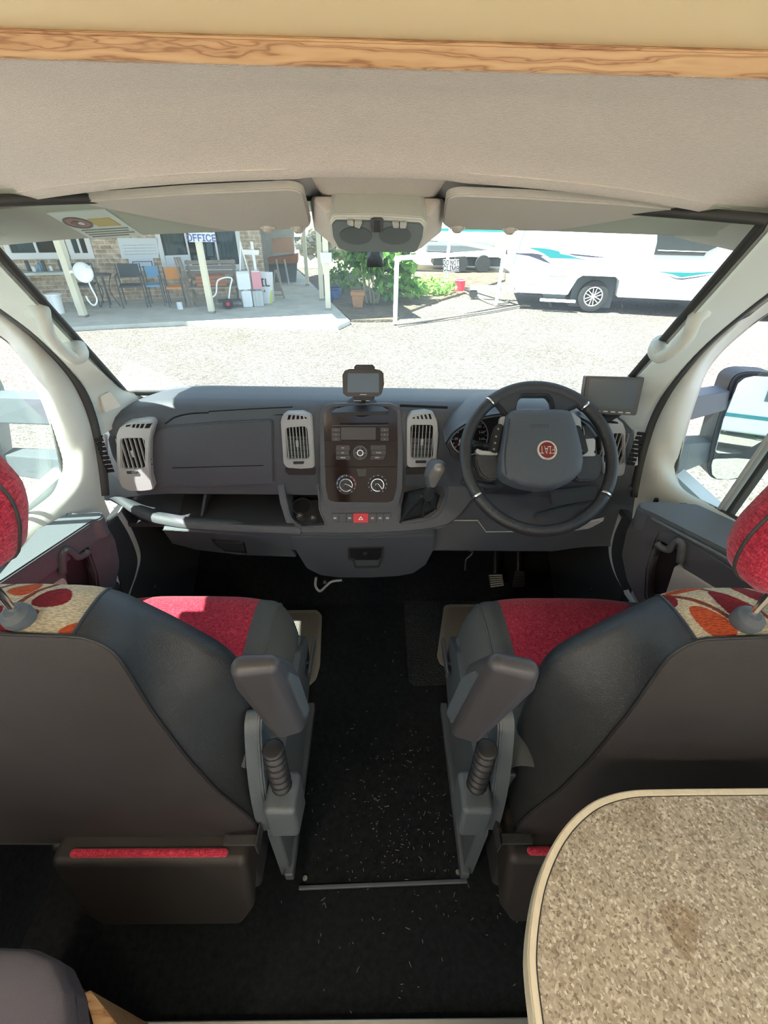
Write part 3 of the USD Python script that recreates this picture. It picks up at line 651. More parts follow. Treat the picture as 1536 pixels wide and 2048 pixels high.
for k, (q, s) in enumerate([(Zr((425, 772), (585, 772), (590, 830), (425, 830)), 'FM'), (Zr((425, 833), (578, 833), (580, 885), (425, 885)), 'AM'), (Zr((425, 890), (588, 890), (600, 940), (425, 940)), 'MEDIA'),
                            (Zr((835, 772), (1012, 768), (1016, 825), (835, 825)), '-'), (Zr((842, 830), (1016, 828), (1010, 885), (845, 885)), 'AUDIO'), (Zr((838, 890), (1008, 888), (985, 940), (828, 942)), 'MENU')]):
    obj('radio_button', slab(q, S2, -.002, .0016, .0008, .001), 'bezel', stack)
    obj('button_word', text_on(s, at(*np.mean(q, axis=0), pl=S2), S2, .0034, .0004, h0=.0016), 'white_print', stack)
kc = at(*Zr((712, 855))[0], pl=S2)
kn = obj('radio_dial', disc(kc, S2, .0215, 0, .007, .002), 'charcoal_blue', stack)
obj('dial_face', disc(kc, S2, .0175, .005, .0082, .001), 'black', kn); obj('dial_ring', disc(kc, S2, .0098, .007, .010, .001, .0072), 'chrome', kn); obj('dial_button', disc(kc, S2, .0068, .007, .0105, .001), 'bezel', kn)
for a in range(4):
    t = a * math.pi / 2; obj('dial_arrow', disc(kc + axes(S2)[0] * .0145 * math.cos(t) + axes(S2)[1] * .0145 * math.sin(t), S2, .0014, .0080, .0088, 0, 0, 3), 'white_print', kn)
obj('seam_line', slab(Zr((285, 1024), (1135, 1024), (1135, 1029), (285, 1029)), S2, -.002, .0006), 'void_black', stack)
obj('seam_line', slab(Zr((285, 714), (1135, 708), (1135, 713), (285, 719)), S2, -.002, .0006), 'void_black', stack)
# heater panel
obj('recirculation_button', slab(Z5b((446, 180), (544, 178), (532, 250), (468, 252)), S2, -.002, .003, .001, .002), 'bezel', stack)
for (cx, cy), knob_ang, lab in (((348, 330), -.45, 'temp'), ((648, 328), -.9, 'air')):
    c = at(*Z5b((cx, cy))[0], pl=S2); e1, e2 = axes(S2)
    obj('heater_scale', disc(c, S2, .032, -.001, .0012, .0004, .0), 'black', stack)
    if lab == 'temp':
        for a0, a1, mt in ((2.0, 3.1, 'scale_blue'), (.1, 1.0, 'scale_red')):
            for t in np.linspace(a0, a1, 7):
                pass
    kb = obj('heater_knob', disc(c, S2, .0225, 0, .010, .002), 'black', stack)
    obj('knob_ring', disc(c, S2, .0205, .009, .0125, .001, .0178), 'chrome', kb)
    obj('knob_cap', disc(c, S2, .0176, .008, .0115, .001), 'charcoal_dark', kb)
    dr = e1 * math.cos(knob_ang) + e2 * math.sin(knob_ang); pr_ = np.cross(S2[1], dr)
    loop = [c + dr * u + pr_ * w for u, w in ((-.004, .0045), (.008, .0052), (.0195, .0035), (.0195, -.0035), (.008, -.0052), (-.004, -.0045), (-.0068, 0))]
    obj('knob_pointer', slab3(loop, S2, .010, .021, .004, .002), 'charcoal_dark', kb)
    obj('pointer_line', tube(np.array(loop) + S2[1] * .0165, .0011, 6, closed=True), 'chrome', kb)
    for t in np.linspace(-2.5, 2.4, 11) + (1.57 if lab == 'temp' else 1.57):
        q = c + e1 * .0275 * math.cos(t) + e2 * .0275 * math.sin(t)
        obj('scale_mark', disc(q, S2, .0014, .0008, .0018, 0, 0, 8), 'white_print', stack)
look('scale_blue', (.05, .14, .26), .4); look('scale_red', (.26, .03, .04), .4)
c = at(*Z5b((348, 330))[0], pl=S2); e1, e2 = axes(S2)
for a0, a1, mt in ((1.75, 3.2, 'scale_blue'), (-.25, 1.2, 'scale_red')):
    t = np.linspace(a0, a1, 16); a_ = [c + e1 * r * math.cos(x) + e2 * r * math.sin(x) for r, tt in ((.0265, t), (.0295, t[::-1])) for x in tt]
    obj('temperature_band', slab3(a_, S2, 0, .0014), mt, stack)
# switch strip with the red hazard button
C2 = (CP[0] + CP[1] * .006, CP[1])
obj('switch_strip', slab(Z5b((200, 606), (415, 604), (560, 604), (780, 598), (784, 640), (760, 680), (560, 695), (410, 695), (230, 688), (208, 660)), C2, -.002, .0025, .001, .006), 'charcoal_dark', cons)
for x0, x1 in ((206, 276), (280, 346), (350, 412), (562, 636), (640, 706), (710, 776)):
    dy = 8 if x0 < 280 or x1 > 770 else 2
    obj('switch_key', slab(Z5b((x0, 610), (x1, 607), (x1 - 2, 688 - dy), (x0 + 3, 690 - dy)), C2, .001, .0046, .0015, .002), 'charcoal', cons)
    if x0 != 280: obj('key_icon', slab(Z5b(((x0 + x1) / 2 - 14, 642), ((x0 + x1) / 2 + 14, 642), ((x0 + x1) / 2 + 14, 660), ((x0 + x1) / 2 - 14, 660)), C2, .0045, .0050), 'insert_grey', cons)
hz = obj('hazard_button', slab(Z5b((416, 606), (560, 604), (560, 694), (416, 696)), C2, 0, .007, .002, .002), 'red_plastic', cons, label='red hazard light button')
tri = [at(*q, pl=C2) for q in Z5b((488, 630), (514, 668), (462, 668))]; tri2 = [at(*q, pl=C2) for q in Z5b((488, 645), (501, 662), (475, 662))]
obj('triangle_mark', slab3(tri, C2, .0065, .0074, holes=[tri2]), 'white_print', hz)
# cubby with cup holder and sockets left of the stack
obj('cubby_back', box(at(600, 985, y=1.30) + (0, .0, 0), (.13, .01, .16)), 'black', dash)
CB = plane(at(612, 1035, y=1.19) + (0, 0, 0), (0, -.42, .91))
cb = obj('cup_shelf', slab([(568, 1003), (640, 1000), (652, 1046), (606, 1052), (580, 1030)], (CB[0] - CB[1] * .012, CB[1]), -.01, .004, .002, .004, []), 'plastic_brown', dash)
hc = at(603, 1011, pl=CB)
obj('cup_well', disc(hc, CB, .030, -.009, -.0068), 'void_black', cb); obj('cup_rim', disc(hc, CB, .033, -.009, -.004, .001, .029), 'charcoal_dark', cb)
for (px_, py_), r in (((600, 1034), .0125), ((626, 1038), .0115)):
    q = at(px_, py_, pl=CB)
    s = obj('socket_cap', join(disc(q, CB, r, -.012, .010, .003), disc(q, CB, r * 1.15, -.012, -.002, .001)), 'charcoal_dark', cb); obj('socket_icon', disc(q, CB, r * .55, .0095, .0106, 0, r * .3, 3), 'insert_grey', s)
obj('cubby_rim', tube(spline([at(a, b, pl=CP) + CP[1] * .006 for a, b in [(566, 962), (631, 960), (640, 1018), (651, 1046), (643, 1052), (605, 1054), (583, 1036), (574, 1005), (566, 962)]], 60), .003, 8), 'charcoal_blue', cons)
# shift plate right of the stack, with its rim
sg = [(803, 962), (895, 953), (902, 985), (888, 1022), (870, 1040), (798, 1049)]
obj('shift_plate', slab([(806, 968), (884, 966), (890, 990), (879, 1020), (860, 1036), (802, 1045)], C2, -.02, .0012, .001, .006), 'charcoal_dark', cons)
obj('shift_rim', tube(spline([at(a, b, pl=C2) for a, b in [(803, 965), (850, 962), (889, 963), (894, 990), (883, 1022), (862, 1039), (799, 1048), (800, 1020), (803, 965)]], 60), .0028, 8), 'charcoal_blue', cons)
# lower bin
BP = plane(at(732, 1110, y=1.165), (0, -.96, -.28))
bn = obj('lower_bin', slab([(576, 1070), (740, 1072), (872, 1068), (868, 1100), (852, 1130), (828, 1146), (796, 1152), (740, 1155), (680, 1155), (640, 1150), (612, 1136), (590, 1100)], BP, -.14, .004, .012, .012), 'charcoal', dash)
Zb = Z5
obj('bin_rim', slab(Zb((600, 1505), (875, 1498), (868, 1590), (840, 1660), (652, 1664), (636, 1612), (600, 1596)), BP, -.002, .0075, .002, .004, [Zb((612, 1514), (862, 1508), (856, 1584), (832, 1646), (660, 1650), (648, 1602), (612, 1586))]), 'charcoal_dark', bn)
obj('bin_latch', slab(Zb((614, 1516), (860, 1510), (852, 1580), (834, 1604), (655, 1606), (648, 1598), (614, 1584)), BP, -.002, .0045, .001, .003), 'black', bn)
kh = at(*Zb((730, 1552))[0], pl=BP); obj('key_barrel', disc(kh, BP, .0078, .003, .008, .001), 'charcoal_dark', bn); obj('key_slot', box(kh + BP[1] * .008, (.006, .002, .0015)), 'steel', bn)
# grey lip under the airbag panel and thin trim lines
obj('console_lip', tube(spline([at(a, b, pl=CP) + CP[1] * .004 for a, b in [(592, 1066), (680, 1066), (800, 1062), (880, 1052), (915, 1032), (942, 1000)]], 40), .003, 8), 'charcoal_dark', cons)

# ---------------------------------------------------------------- driver's side
R = []
for x in np.linspace(.17, .825, 26):
    k = max(0, x - .62) / .2
    R.append([(x, y - .045 * k ** 2, z) for y, z in [(1.5, .67), (1.24, .668), (1.215, .66), (1.205, .62), (1.19, .52), (1.18, .46 + .06 * k), (1.195, .445 + .06 * k), (1.25, .44 + .06 * k), (1.5, .50)]])
obj('knee_panel', loft(R), 'charcoal', dash, 35)
KP = plane((.45, 1.19, .55), (0, -.99, -.10))
obj('knee_seam', tube([at(a, b, pl=KP) + KP[1] * .002 for a, b in [(905, 1040), (955, 1040), (972, 1063), (1045, 1062)]], .0022, 6), 'insert_grey', dash)
obj('fuse_cover', slab([(1070, 1032), (1195, 1000), (1190, 1035), (1075, 1042)], KP, -.01, .004, .003, .006), 'charcoal_blue', dash)
obj('fuse_cover', slab([(1100, 985), (1195, 975), (1192, 998), (1105, 1012)], KP, -.01, .004, .003, .006), 'charcoal_blue', dash)
st = obj('info_sticker', slab(Z6((960, 1035), (1136, 992), (1116, 1052), (930, 1080)), KP, .002, .0040), 'white_print', dash, label='white information sticker')
for k in range(4):
    a_ = Z6((985 - k * 7, 1036 + k * 10 + 4), (1105 - k * 5, 1007 + k * 12 + 4), (1104 - k * 5, 1011 + k * 12 + 4), (984 - k * 7, 1040 + k * 10 + 4)); obj('sticker_line', slab(a_, KP, .0035, .0042), 'insert_grey', st)
EP = plane(at(1262, 965, y=1.17), (.2, -.97, .1))
obj('end_button', disc(at(1264, 977, pl=EP), EP, .007, -.01, .008, .002), 'charcoal_blue', dash)
for q in ((1216, 1034), (1227, 974)): obj('trim_clip', disc(at(*q, pl=KP), KP, .004, 0, .004, .001), 'charcoal_dark', dash)
# instrument hood and cluster
HP = [at(a, b, y=1.19) for a, b in [(888, 862), (905, 838), (940, 816), (985, 803), (1060, 799), (1130, 803), (1170, 818), (1192, 845)]]
hc_ = spline(HP, 40); P = []
for t in np.linspace(0, 1, 14):
    yy = 1.15 + t * .31; P.append([(q[0], yy, q[2] + (.012 * math.sin(t * math.pi)) - .075 * t - (.02 * (1 - t) ** 6)) for q in hc_])
obj('instrument_hood', shell(np.array(P), -.01), 'charcoal', dash, True)
IP = plane(at(1000, 880, y=1.205), (0, -.93, .36))
cl = obj('instrument_cluster', slab([(890, 880), (900, 850), (930, 830), (990, 815), (1120, 812), (1185, 840), (1195, 910), (1180, 940), (940, 935), (905, 915)], IP, -.02, .0, 0, .01), 'black', dash)
def gauge(pc, r, n, a0, a1, words):
    c = at(*pc, pl=IP); e1, e2 = axes(IP)
    obj('gauge_face', disc(c, IP, r, -.001, .001), 'void_black', cl); obj('gauge_ring', disc(c, IP, r * 1.03, -.001, .004, .001, r * .98), 'silver', cl)
    for k in range(n):
        t = a0 + (a1 - a0) * k / (n - 1); q0, q1 = [c + (e1 * math.cos(t) + e2 * math.sin(t)) * r * s for s in (.86, .95)]
        obj('gauge_tick', bar(q0 + IP[1] * .0014, q1 + IP[1] * .0014, .0012, .0008, IP[1]), 'white_print', cl)
        if k % 2 == 0: obj('gauge_numeral', text_on(words[k // 2], c + (e1 * math.cos(t) + e2 * math.sin(t)) * r * .70, IP, .0065, .0006, h0=.0012), 'white_print', cl)
    t = a0; obj('gauge_needle', bar(c + IP[1] * .003, c + (e1 * math.cos(t) + e2 * math.sin(t)) * r * .8 + IP[1] * .003, .002, .001, IP[1]), 'red_plastic', cl)
gauge((938, 872), .055, 19, 3.85, -.70, ['0', '20', '40', '60', '80', '100', '120', '140', '160', '180'])
gauge((1130, 872), .055, 13, 3.85, -.70, ['0', '1', '2', '3', '4', '5', '6'])
obj('cluster_screen', slab([(1000, 830), (1080, 830), (1080, 875), (1000, 875)], IP, -.001, .002, .001, .003), 'screen_dark', cl)
# recessed top tray behind the stack and thin dark slots on the dash top
obj('top_tray', slab3([at(a, b, z=.948) for a, b in [(661, 826), (672, 818), (700, 812), (740, 811), (765, 814), (777, 821), (776, 823)]], plane((-.03, 1.3, .948), (0, 0, 1)), -.01, .0015, 0, .004), 'charcoal_dark', dash)
obj('top_slot', tube([at(800, 811, z=.947), at(870, 814, z=.946), at(895, 815, z=.945)], .004, 6), 'void_black', dash)

# ================================================================ steering column, wheel, gear lever
WC = np.array([.421, 1.03, .901]); WN = (0, -.72, .69); WP = plane(WC, WN)
col = thing('steering_column', 'dark steering column shroud with stalks behind the wheel', 'steering column', WC + (0, .1, -.1))
ca = -WP[1]
obj('shroud', hull([WC + ca * .07 + (s * .055, 0, dz) for s in (-1, 1) for dz in (.03, -.05)] + [WC + ca * .27 + (s * .06, 0, dz) for s in (-1, 1) for dz in (.06, -.03)], .02), 'charcoal_dark', col)
obj('hub_boss', lathe([(0, 0), (.05, 0), (.05, .08), (0, .08)], WC + ca * .10, 24, -ca), 'black', col)
def stalk(px0, px1, r, tip=None, y0=1.16):
    b_ = at(*px0, y=y0); a_ = WC + ca * .12 + (np.sign(b_[0] - WC[0]) * .05, 0, b_[2] - WC[2] - (ca * .12)[2])
    s = obj('stalk', chain([a_, (a_ + b_) / 2 + (0, -.01, 0), b_], [r * .8, r * .85, r]), 'charcoal_dark', col)
    obj('stalk_tip', chain([b_, b_ + (b_ - a_) / np.linalg.norm(b_ - a_) * .018], [r * 1.05, r * .95]), tip or 'black', s)
stalk((937, 884), (917, 880), .010, 'silver', 1.15); stalk((965, 892), (948, 890), .009, None, 1.12)
stalk((940, 965), (920, 962), .011, 'charcoal_dark', 1.13); stalk((1165, 888), (1183, 888), .011, 'charcoal_blue', 1.10)

whl = thing('steering_wheel', 'black leather steering wheel turned upside down with red round badge', 'steering wheel', WC)
e1, e2 = axes(WP); RW, rw = .1915, .0155
def wp(r, t, h=0.0): return WC + (e1 * math.cos(t) + e2 * math.sin(t)) * r + WP[1] * h
def px_ang(q):
    v = flat([at(*q, pl=WP)], WP)[0]; return math.atan2(v[1], v[0])
cuts = sorted(px_ang(q) % (2 * np.pi) for q in Z6((405, 262), (1008, 272), (342, 832), (1118, 832)))
lens = [(cuts[k], cuts[(k + 1) % 4] + (2 * np.pi if k == 3 else 0)) for k in range(4)]
for a0, a1 in lens:
    top = abs(((a0 + a1) / 2 - np.pi / 2 + np.pi) % (2 * np.pi) - np.pi) < .4
    obj('rim_grip', tube([wp(RW, t) for t in np.linspace(a0 + .012, a1 - .012, 40)], rw * (1.08 if top else 1.0), 16), 'charcoal_dark' if top else 'leather', whl, True)
for t in cuts: obj('rim_insert', tube([wp(RW, t + s) for s in np.linspace(-.016, .016, 5)], rw * 1.05, 16), 'chrome', whl, True)
def wslab(z6, h0, h1, bev, rnd, holes=()): return slab(Z6(*z6), WP, h0, h1, bev, rnd, [Z6(*h) for h in holes])
obj('spoke_bridge', wslab([(412, 235), (470, 190), (600, 160), (800, 160), (930, 200), (1000, 262), (900, 300), (882, 345), (830, 330), (550, 330), (495, 345), (480, 320)], -.012, .010, .010, .012, [[(556, 312), (572, 240), (600, 206), (760, 206), (785, 240), (800, 312)]]), 'charcoal_dark', whl)
obj('spoke', wslab([(288, 590), (330, 574), (450, 590), (450, 745), (380, 760), (325, 720), (300, 660)], -.018, .004, .010, .012), 'charcoal_dark', whl)
obj('spoke', wslab([(950, 600), (1060, 588), (1120, 574), (1132, 640), (1110, 730), (1060, 760), (940, 760)], -.018, .004, .010, .012), 'charcoal_dark', whl)
obj('spoke_insert', wslab([(300, 545), (330, 562), (385, 566), (440, 572), (440, 592), (330, 592), (296, 575)], -.010, .008, .004, .004), 'silver', whl)
obj('spoke_insert', wslab([(1020, 576), (1080, 560), (1082, 490), (1070, 478), (1000, 484), (985, 350), (930, 308), (905, 320), (940, 500), (960, 600), (1070, 598), (1120, 575)], -.016, .002, .004, .004), 'silver', whl)
obj('spoke_insert', wslab([(455, 345), (492, 335), (480, 400), (450, 420)], -.010, .006, .003, .003), 'silver', whl)
obj('button_pad', wslab([(425, 398), (474, 390), (455, 500), (435, 586), (384, 574), (395, 480)], -.006, .016, .006, .008), 'black', whl)
obj('button_pad', wslab([(918, 405), (965, 404), (1000, 480), (1022, 575), (985, 598), (950, 560)], -.006, .016, .006, .008), 'black', whl)
WB = (WC + WP[1] * .016, WP[1])
for q in ((446, 418), (432, 468), (425, 510), (418, 550), (945, 432), (968, 484), (980, 520), (990, 560)): obj('button_icon', disc(at(*Z6(q)[0], pl=WB), WB, .0032, 0, .0008, 0, .0018, 4), 'insert_grey', whl)
hub2 = flat([at(*q, pl=WP) for q in Z6((492, 326), (560, 316), (820, 316), (888, 326), (925, 430), (958, 560), (968, 650), (955, 720), (900, 775), (800, 820), (690, 832), (560, 810), (470, 770), (432, 730), (438, 620), (462, 470))], WP)
ab = obj('airbag_cover', pillow(hub2, WP, .045, 96, 12, 3.2, .004), 'charcoal', whl, True)
bp = at(*Z6((718, 592))[0], pl=WP)
bp = WC + e1 * flat([bp], WP)[0][0] * .95 + e2 * flat([bp], WP)[0][1] * .93
H0 = .046
BPL = (bp + WP[1] * H0, WP[1])
obj('badge_ring', disc(bp, WP, .0355, H0 - .004, H0 + .002, .002), 'charcoal_blue', ab)
bd = obj('badge', disc(bp, WP, .0250, H0 - .002, H0 + .006, .002), 'chrome', ab, label='round chrome and red badge, upside down')
obj('badge_field', disc(bp, WP, .0205, H0 + .004, H0 + .0066, .001), 'badge_red', ab)
obj('badge_letters', text_on('FIAT', bp, WP, .0195, .0012, math.pi, False, H0 + .0064, .62), 'chrome', ab)
obj('airbag_word', text_on('AIRBAG', at(*Z6((712, 402))[0], pl=(WC + WP[1] * .044, WP[1])), WP, .009, .0012, math.pi, False, .0475), 'charcoal_dark', ab)
for q in (((520, 350), (500, 480), (488, 620), (500, 720)), ((868, 395), (898, 470), (905, 580), (895, 690))): obj('cover_crease', tube(spline([at(*p, pl=(WC + WP[1] * .042, WP[1])) for p in Z6(*q)], 20), .0016, 6), 'charcoal_dark', ab)

gl_ = thing('gear_lever', 'gear lever with silver-topped knob and creased black leather gaiter', 'gear lever', at(840, 1020, pl=CP))
top = at(874, 938, y=1.085); neck = at(858, 985, y=1.10)
obj('gaiter', loft([[q + (t_ * 0) for q in [np.array(neck) * s + (1 - s) * np.array(b_) for b_ in [at(a, b, pl=C2) for a, b in resample([(808, 985), (850, 975), (880, 990), (872, 1020), (845, 1035), (801, 1044), (803, 1010)], 28)]]] for s, t_ in ((0, 0), (.25, 0), (.5, 0), (.7, 0), (.85, 0), (.95, 0))]), 'leather', gl_, True)
for k, (a_, b_) in enumerate([((801, 1044), (846, 990)), ((845, 1034), (856, 995)), ((872, 1018), (862, 992))]): obj('gaiter_fold', tube(spline([at(*a_, pl=C2), at((a_[0] + b_[0]) / 2 - 4, (a_[1] + b_[1]) / 2, y=1.135), at(*b_, y=1.10)], 14), np.linspace(.004, .007, 14), 8), 'leather', gl_, True)
obj('lever_collar', chain([neck + (0, 0, -.012), at(860, 972, y=1.095)], [.017, .014]), 'leather', gl_)
kb = obj('knob', hull([at(860, 968, y=1.10), at(864, 948, y=1.095), at(878, 934, y=1.085), at(868, 932, y=1.10)], [.013, .022, .021, .021]), 'charcoal_blue', gl_)
obj('knob_plate', hull([at(866, 968, y=1.080), at(871, 948, y=1.072), at(877, 938, y=1.066), at(868, 952, y=1.075)], [.010, .016, .017, .016]), 'knob_silver', gl_)
# ================================================================ the two swivelling cab seats
def band_tint(V, x0, s, seed):
    """Printed leaves: cream cloth with brown stems and red and orange leaf shapes (flat print)."""
    base = np.tile(np.array([.50, .445, .315]), (len(V), 1)); X = (V[:, 0] - x0) * s; Y = V[:, 3]
    red, org, stem = np.array([.20, .016, .022]), np.array([.42, .075, .025]), np.array([.19, .05, .03])
    if s < 0: X = -X
    def leaf(cx, cy, lx, ly, a, col):
        dx, dy = X - cx, Y - cy; u = dx * math.cos(a) + dy * math.sin(a); w = -dx * math.sin(a) + dy * math.cos(a)
        k = (np.abs(u / lx) ** 2.2 + np.abs(w / (ly * (1 - .35 * np.clip(u / lx, -1, 1)))) ** 2.2) < 1; base[k] = col
    def vine(pts):
        q = resample_open(spline(pts, 30), 120); d = np.min(np.hypot(X[:, None] - q[None, :, 0], Y[:, None] - q[None, :, 1]), axis=1); base[d < .0042] = stem
    for st in seed['vines']: vine(st)
    for l in seed['leaves']: leaf(*l[:5], {'r': red, 'o': org}[l[5]])
    return base

def polar(poly_half, c, n=144):
    """A half outline (dx >= 0) mirrored and sampled evenly by angle about c."""
    h = np.array(poly_half); full = np.vstack([h, np.c_[-h[::-1, 0], h[::-1, 1]]]); full = resample(full, 2400) - c
    a = np.unwrap(np.arctan2(full[:, 0], full[:, 1])); r = np.hypot(*full.T); o = np.argsort(a % (2 * np.pi)); t = np.linspace(0, 2 * np.pi, n, endpoint=False)
    rr = np.interp(t, (a % (2 * np.pi))[o], r[o], period=2 * np.pi); rr = (np.roll(rr, 1) + 2 * rr + np.roll(rr, -1)) / 4
    return np.c_[c[0] + rr * np.sin(t), c[1] + rr * np.cos(t)]

REAR = [(0, .925), (.095, .918), (.125, .885), (.143, .74), (.17, .61), (.205, .49), (.255, .385), (.268, .32), (.25, .275), (0, .268)]
FRONT = [(0, .930), (.062, .927), (.092, .911), (.165, .848), (.232, .782), (.256, .748), (.266, .69), (.268, .5), (.266, .36), (.25, .285), (0, .272)]

def seat(s, x0, lab, seed, HEAD, ARM, hy, red_zone, xc, kx):
    REAR_, FRONT_ = [[(dx + kx * min(1, dx / .09), z) for dx, z in o] for o in (REAR, FRONT)]
    t = thing('cab_seat', lab, 'seat', (x0, .6, 0))
    cc = np.array([0, .60]); rear, front = polar(REAR_, cc), polar(FRONT_, cc)
    yr = lambda z: .392 + .035 * (z - .3) / .6
    ring = lambda o, y, k=1.0: np.c_[x0 + (cc[0] + (o[:, 0] - cc[0]) * k), np.broadcast_to(y, (len(o),)), cc[1] + (o[:, 1] - cc[1]) * k]
    inner = [ring(rear, yr(cc[1] + (rear[:, 1] - cc[1]) * k) - .018 * (1 - k ** 2) ** .6 + .006, k) for k in (.0, .3, .6, .8, .92, .985)]
    edge = ring(rear, yr(rear[:, 1]) + .006)
    mid = [ring(rear * (1 - u) + front * u, yr(rear[:, 1]) + .008 + (.508 - yr(rear[:, 1])) * u ** .9 , 1 + .012 * math.sin(u * math.pi)) for u in (0.0, .1, .25, .4, .55, .7, .85, .95)]
    roll = [ring(front, .522, .992), ring(front, .54, .968), ring(front, .552, .93), ring(front, .552, .8), ring(front, .535, .4), ring(front, .53, .0)]
    obj('back_cover', grid(np.array(inner + [edge]), close_u=True), 'seat_back', t, True)
    seam = [q + (0, -.001, 0) for q in edge]; obj('seam_piping', tube(seam, .0032, 6, closed=True), 'black', t, True)
    # the printed band lies over the middle of the top; leather covers the shoulders and sides
    sides = np.array(mid + roll[:3]); n = len(front); ang = np.linspace(0, 360, n, endpoint=False); ang = np.minimum(ang, 360 - ang)
    k0 = int(np.searchsorted(np.linspace(0, 180, n // 2 + 1), 19.5))
    idx_b = np.r_[np.arange(n - k0, n), np.arange(0, k0 + 1)]; idx_l = np.arange(k0, n - k0 + 1)
    obj('side_leather', grid(sides[:, idx_l]), 'leather', t, True)
    fine = sides[:, idx_b]; fine = np.array([resample_open(r, 170) for r in fine]); fine = np.stack([resample_open(fine[:, j], 90) for j in range(170)], 1)
    g = grid(fine); vv = np.repeat(np.linspace(0, .16, 90), 170); V4 = np.c_[g.vertices, vv]
    obj('printed_band', g, 'printed_cloth', t, True, 'cream band printed with red and orange leaves', tint=band_tint(V4, x0, 1, seed))
    for k in (k0, n - k0): obj('band_seam', tube(sides[:, k], .0026, 6), 'leather', t, True)
    obj('back_front', grid(np.array(roll[2:]), close_u=True), 'red_cloth', t, True)
    # headrest with posts in guide sleeves
    hp = plane((x0, hy, 1.15), (0, -1, 0)); o2 = np.array([(dx + x0, z) for dx, z in HEAD])
    hd = np.array([[q[0], 0, q[1]] for q in o2]); R = []
    b = resample(np.array(rounded(Polygon(o2), .03).exterior.coords)[:-1], 80); c0 = b.mean(0)
    for u, k in ((0, .02), (0, .5), (.004, .78), (.014, .91), (.032, .985), (.052, 1.0), (.072, .985), (.092, .91), (.104, .74), (.108, .4), (.108, .02)):
        R.append(np.c_[c0[0] + (b[:, 0] - c0[0]) * k, np.full(80, hy - .03 + u), c0[1] + (b[:, 1] - c0[1]) * k])
    h = obj('headrest', loft(R, False), 'red_cloth', t, True, 'red woven headrest'); obj('headrest_seam', tube(R[5], .0024, 6, closed=True), 'seal', h, True)
    for sx in (-1, 1):
        p0 = np.array([x0 + sx * .034, .455, .935]); p = obj('headrest_post', chain([p0, (x0 + sx * .034, hy + .02, HEAD[-1][1] + .04)], .0055), 'chrome', t)
        obj('guide_sleeve', lathe([(0, -.012), (.019, -.012), (.021, .004), (.019, .012), (.011, .016), (.009, .02), (0, .02)], p0, 24, (0, -.35, 1)), 'charcoal_blue', t)
    # cushion: red centre between charcoal sides
    pr_ = resample_open(spline([(.90, .355), (.935, .40), (.94, .45), (.925, .495), (.88, .519), (.78, .524), (.66, .512), (.50, .498), (.46, .47)], 60), 34); us = np.linspace(-1, 1, 61); hw = .288; P = []
    for i, (y, z) in enumerate(pr_):
        row = []
        for u in us:
            a_ = abs(u); cap = max(0, a_ - .74) / .26; yy = y - (.075 * a_ ** 4 if y > .6 else 0) * min(1, (y - .6) / .3 if y > .6 else 0); row.append((xc + s * .012 + hw * (u if a_ < .74 else math.copysign(.74 + .26 * math.sin(cap * math.pi / 2), u)), yy, z + .012 * (math.exp(-((a_ - .80) / .10) ** 2)) - .13 * (1 - math.cos(cap * math.pi / 2)) * min(1, i / 6)))
        P.append(row)
    P = np.array(P); m0, m1 = 11, 49
    lo = lambda a, b: grid(P[:, a:b + 1], flip=True)
    obj('cushion_centre', lo(m0, m1), 'red_cloth', t, True, 'red woven cushion centre'); obj('cushion_side', lo(0, m0), 'seat_cloth', t, True); obj('cushion_side', lo(m1, 60), 'seat_cloth', t, True)
    skirt = [(xc + s * .012 + hw * .995 * sx, y, z) for sx in (-1, 1) for y, z in ((.48, .40), (.86, .39), (.84, .27), (.48, .25))]
    obj('cushion_skirt', hull(skirt, .006), 'charcoal_blue', t)
    for c_ in (6, 54): obj('cushion_piping', tube(P[4:, c_], .003, 6), 'seat_cloth', t, True)
    # pedestal and plastic base
    obj('pedestal', hull([(xc + sx * .20, y, z) for sx in (-1, 1) for y in (.40, .84) for z in (.02, .26)], .015), 'charcoal_dark', t)
    bx = xc - s * .03
    obj('rear_base_cover', hull([(bx + sx * w, y, z) for sx in (-1, 1) for w, y, z in ((.15, .325, .06), (.178, .332, .12), (.185, .36, .300), (.15, .44, .06), (.185, .46, .30))], .018), 'plastic_brown', t)
    obj('cushion_tail', hull([(bx + sx * w, .362, z) for sx in (-1, 1) for w, z in ((.155, .308), (.155, .320))], .008), 'red_cloth', t)
    # aisle side: cover panel, recliner cover, armrest, belt bellows
    a = xc - s * .285
    sp = plane((a, .6, .3), (-s, 0, 0))
    obj('side_cover', slab3([(a, .405, .01), (a, .90, .20), (a, .90, .36), (a, .80, .41), (a, .60, .40), (a, .47, .42), (a, .40, .30)], sp, -.02, .006, .004, .02), 'charcoal_blue', t)
    obj('slide_rail', rbox((a - s * .004, .62, .065), (.022, .46, .035), .004), 'charcoal', t)
    obj('rail_lever', join(bar((a - s * .02, .80, .30), (a - s * .02, .93, .30), .008, .03, r=.003), bar((a - s * .02, .84, .30), (a + s * .02, .84, .28), .01, .02, r=.003)), 'charcoal', t)
    rc = spline([(a, .50, .62), (a, .47, .60), (a, .43, .50), (a, .41, .40), (a, .405, .31), (a, .43, .275), (a, .46, .30), (a, .48, .40), (a, .51, .50), (a, .52, .58), (a, .50, .62)], 40)
    obj('recliner_cover', slab3(rc[:-1], plane((a - s * -.02, .47, .45), (-s, 0, 0)), -.02, .012, .008, .01), 'charcoal_blue', t)
    obj('cover_screw', disc((a + s * .008, .45, .50), plane((a + s * .02, .47, .45), (-s, 0, 0)), .006, .010, .0135, .001), 'steel', t)
    arm = hull([p_ for p_, _ in ARM], [r for _, r in ARM]); am = obj('armrest', arm, 'armrest_grey', t, 40)
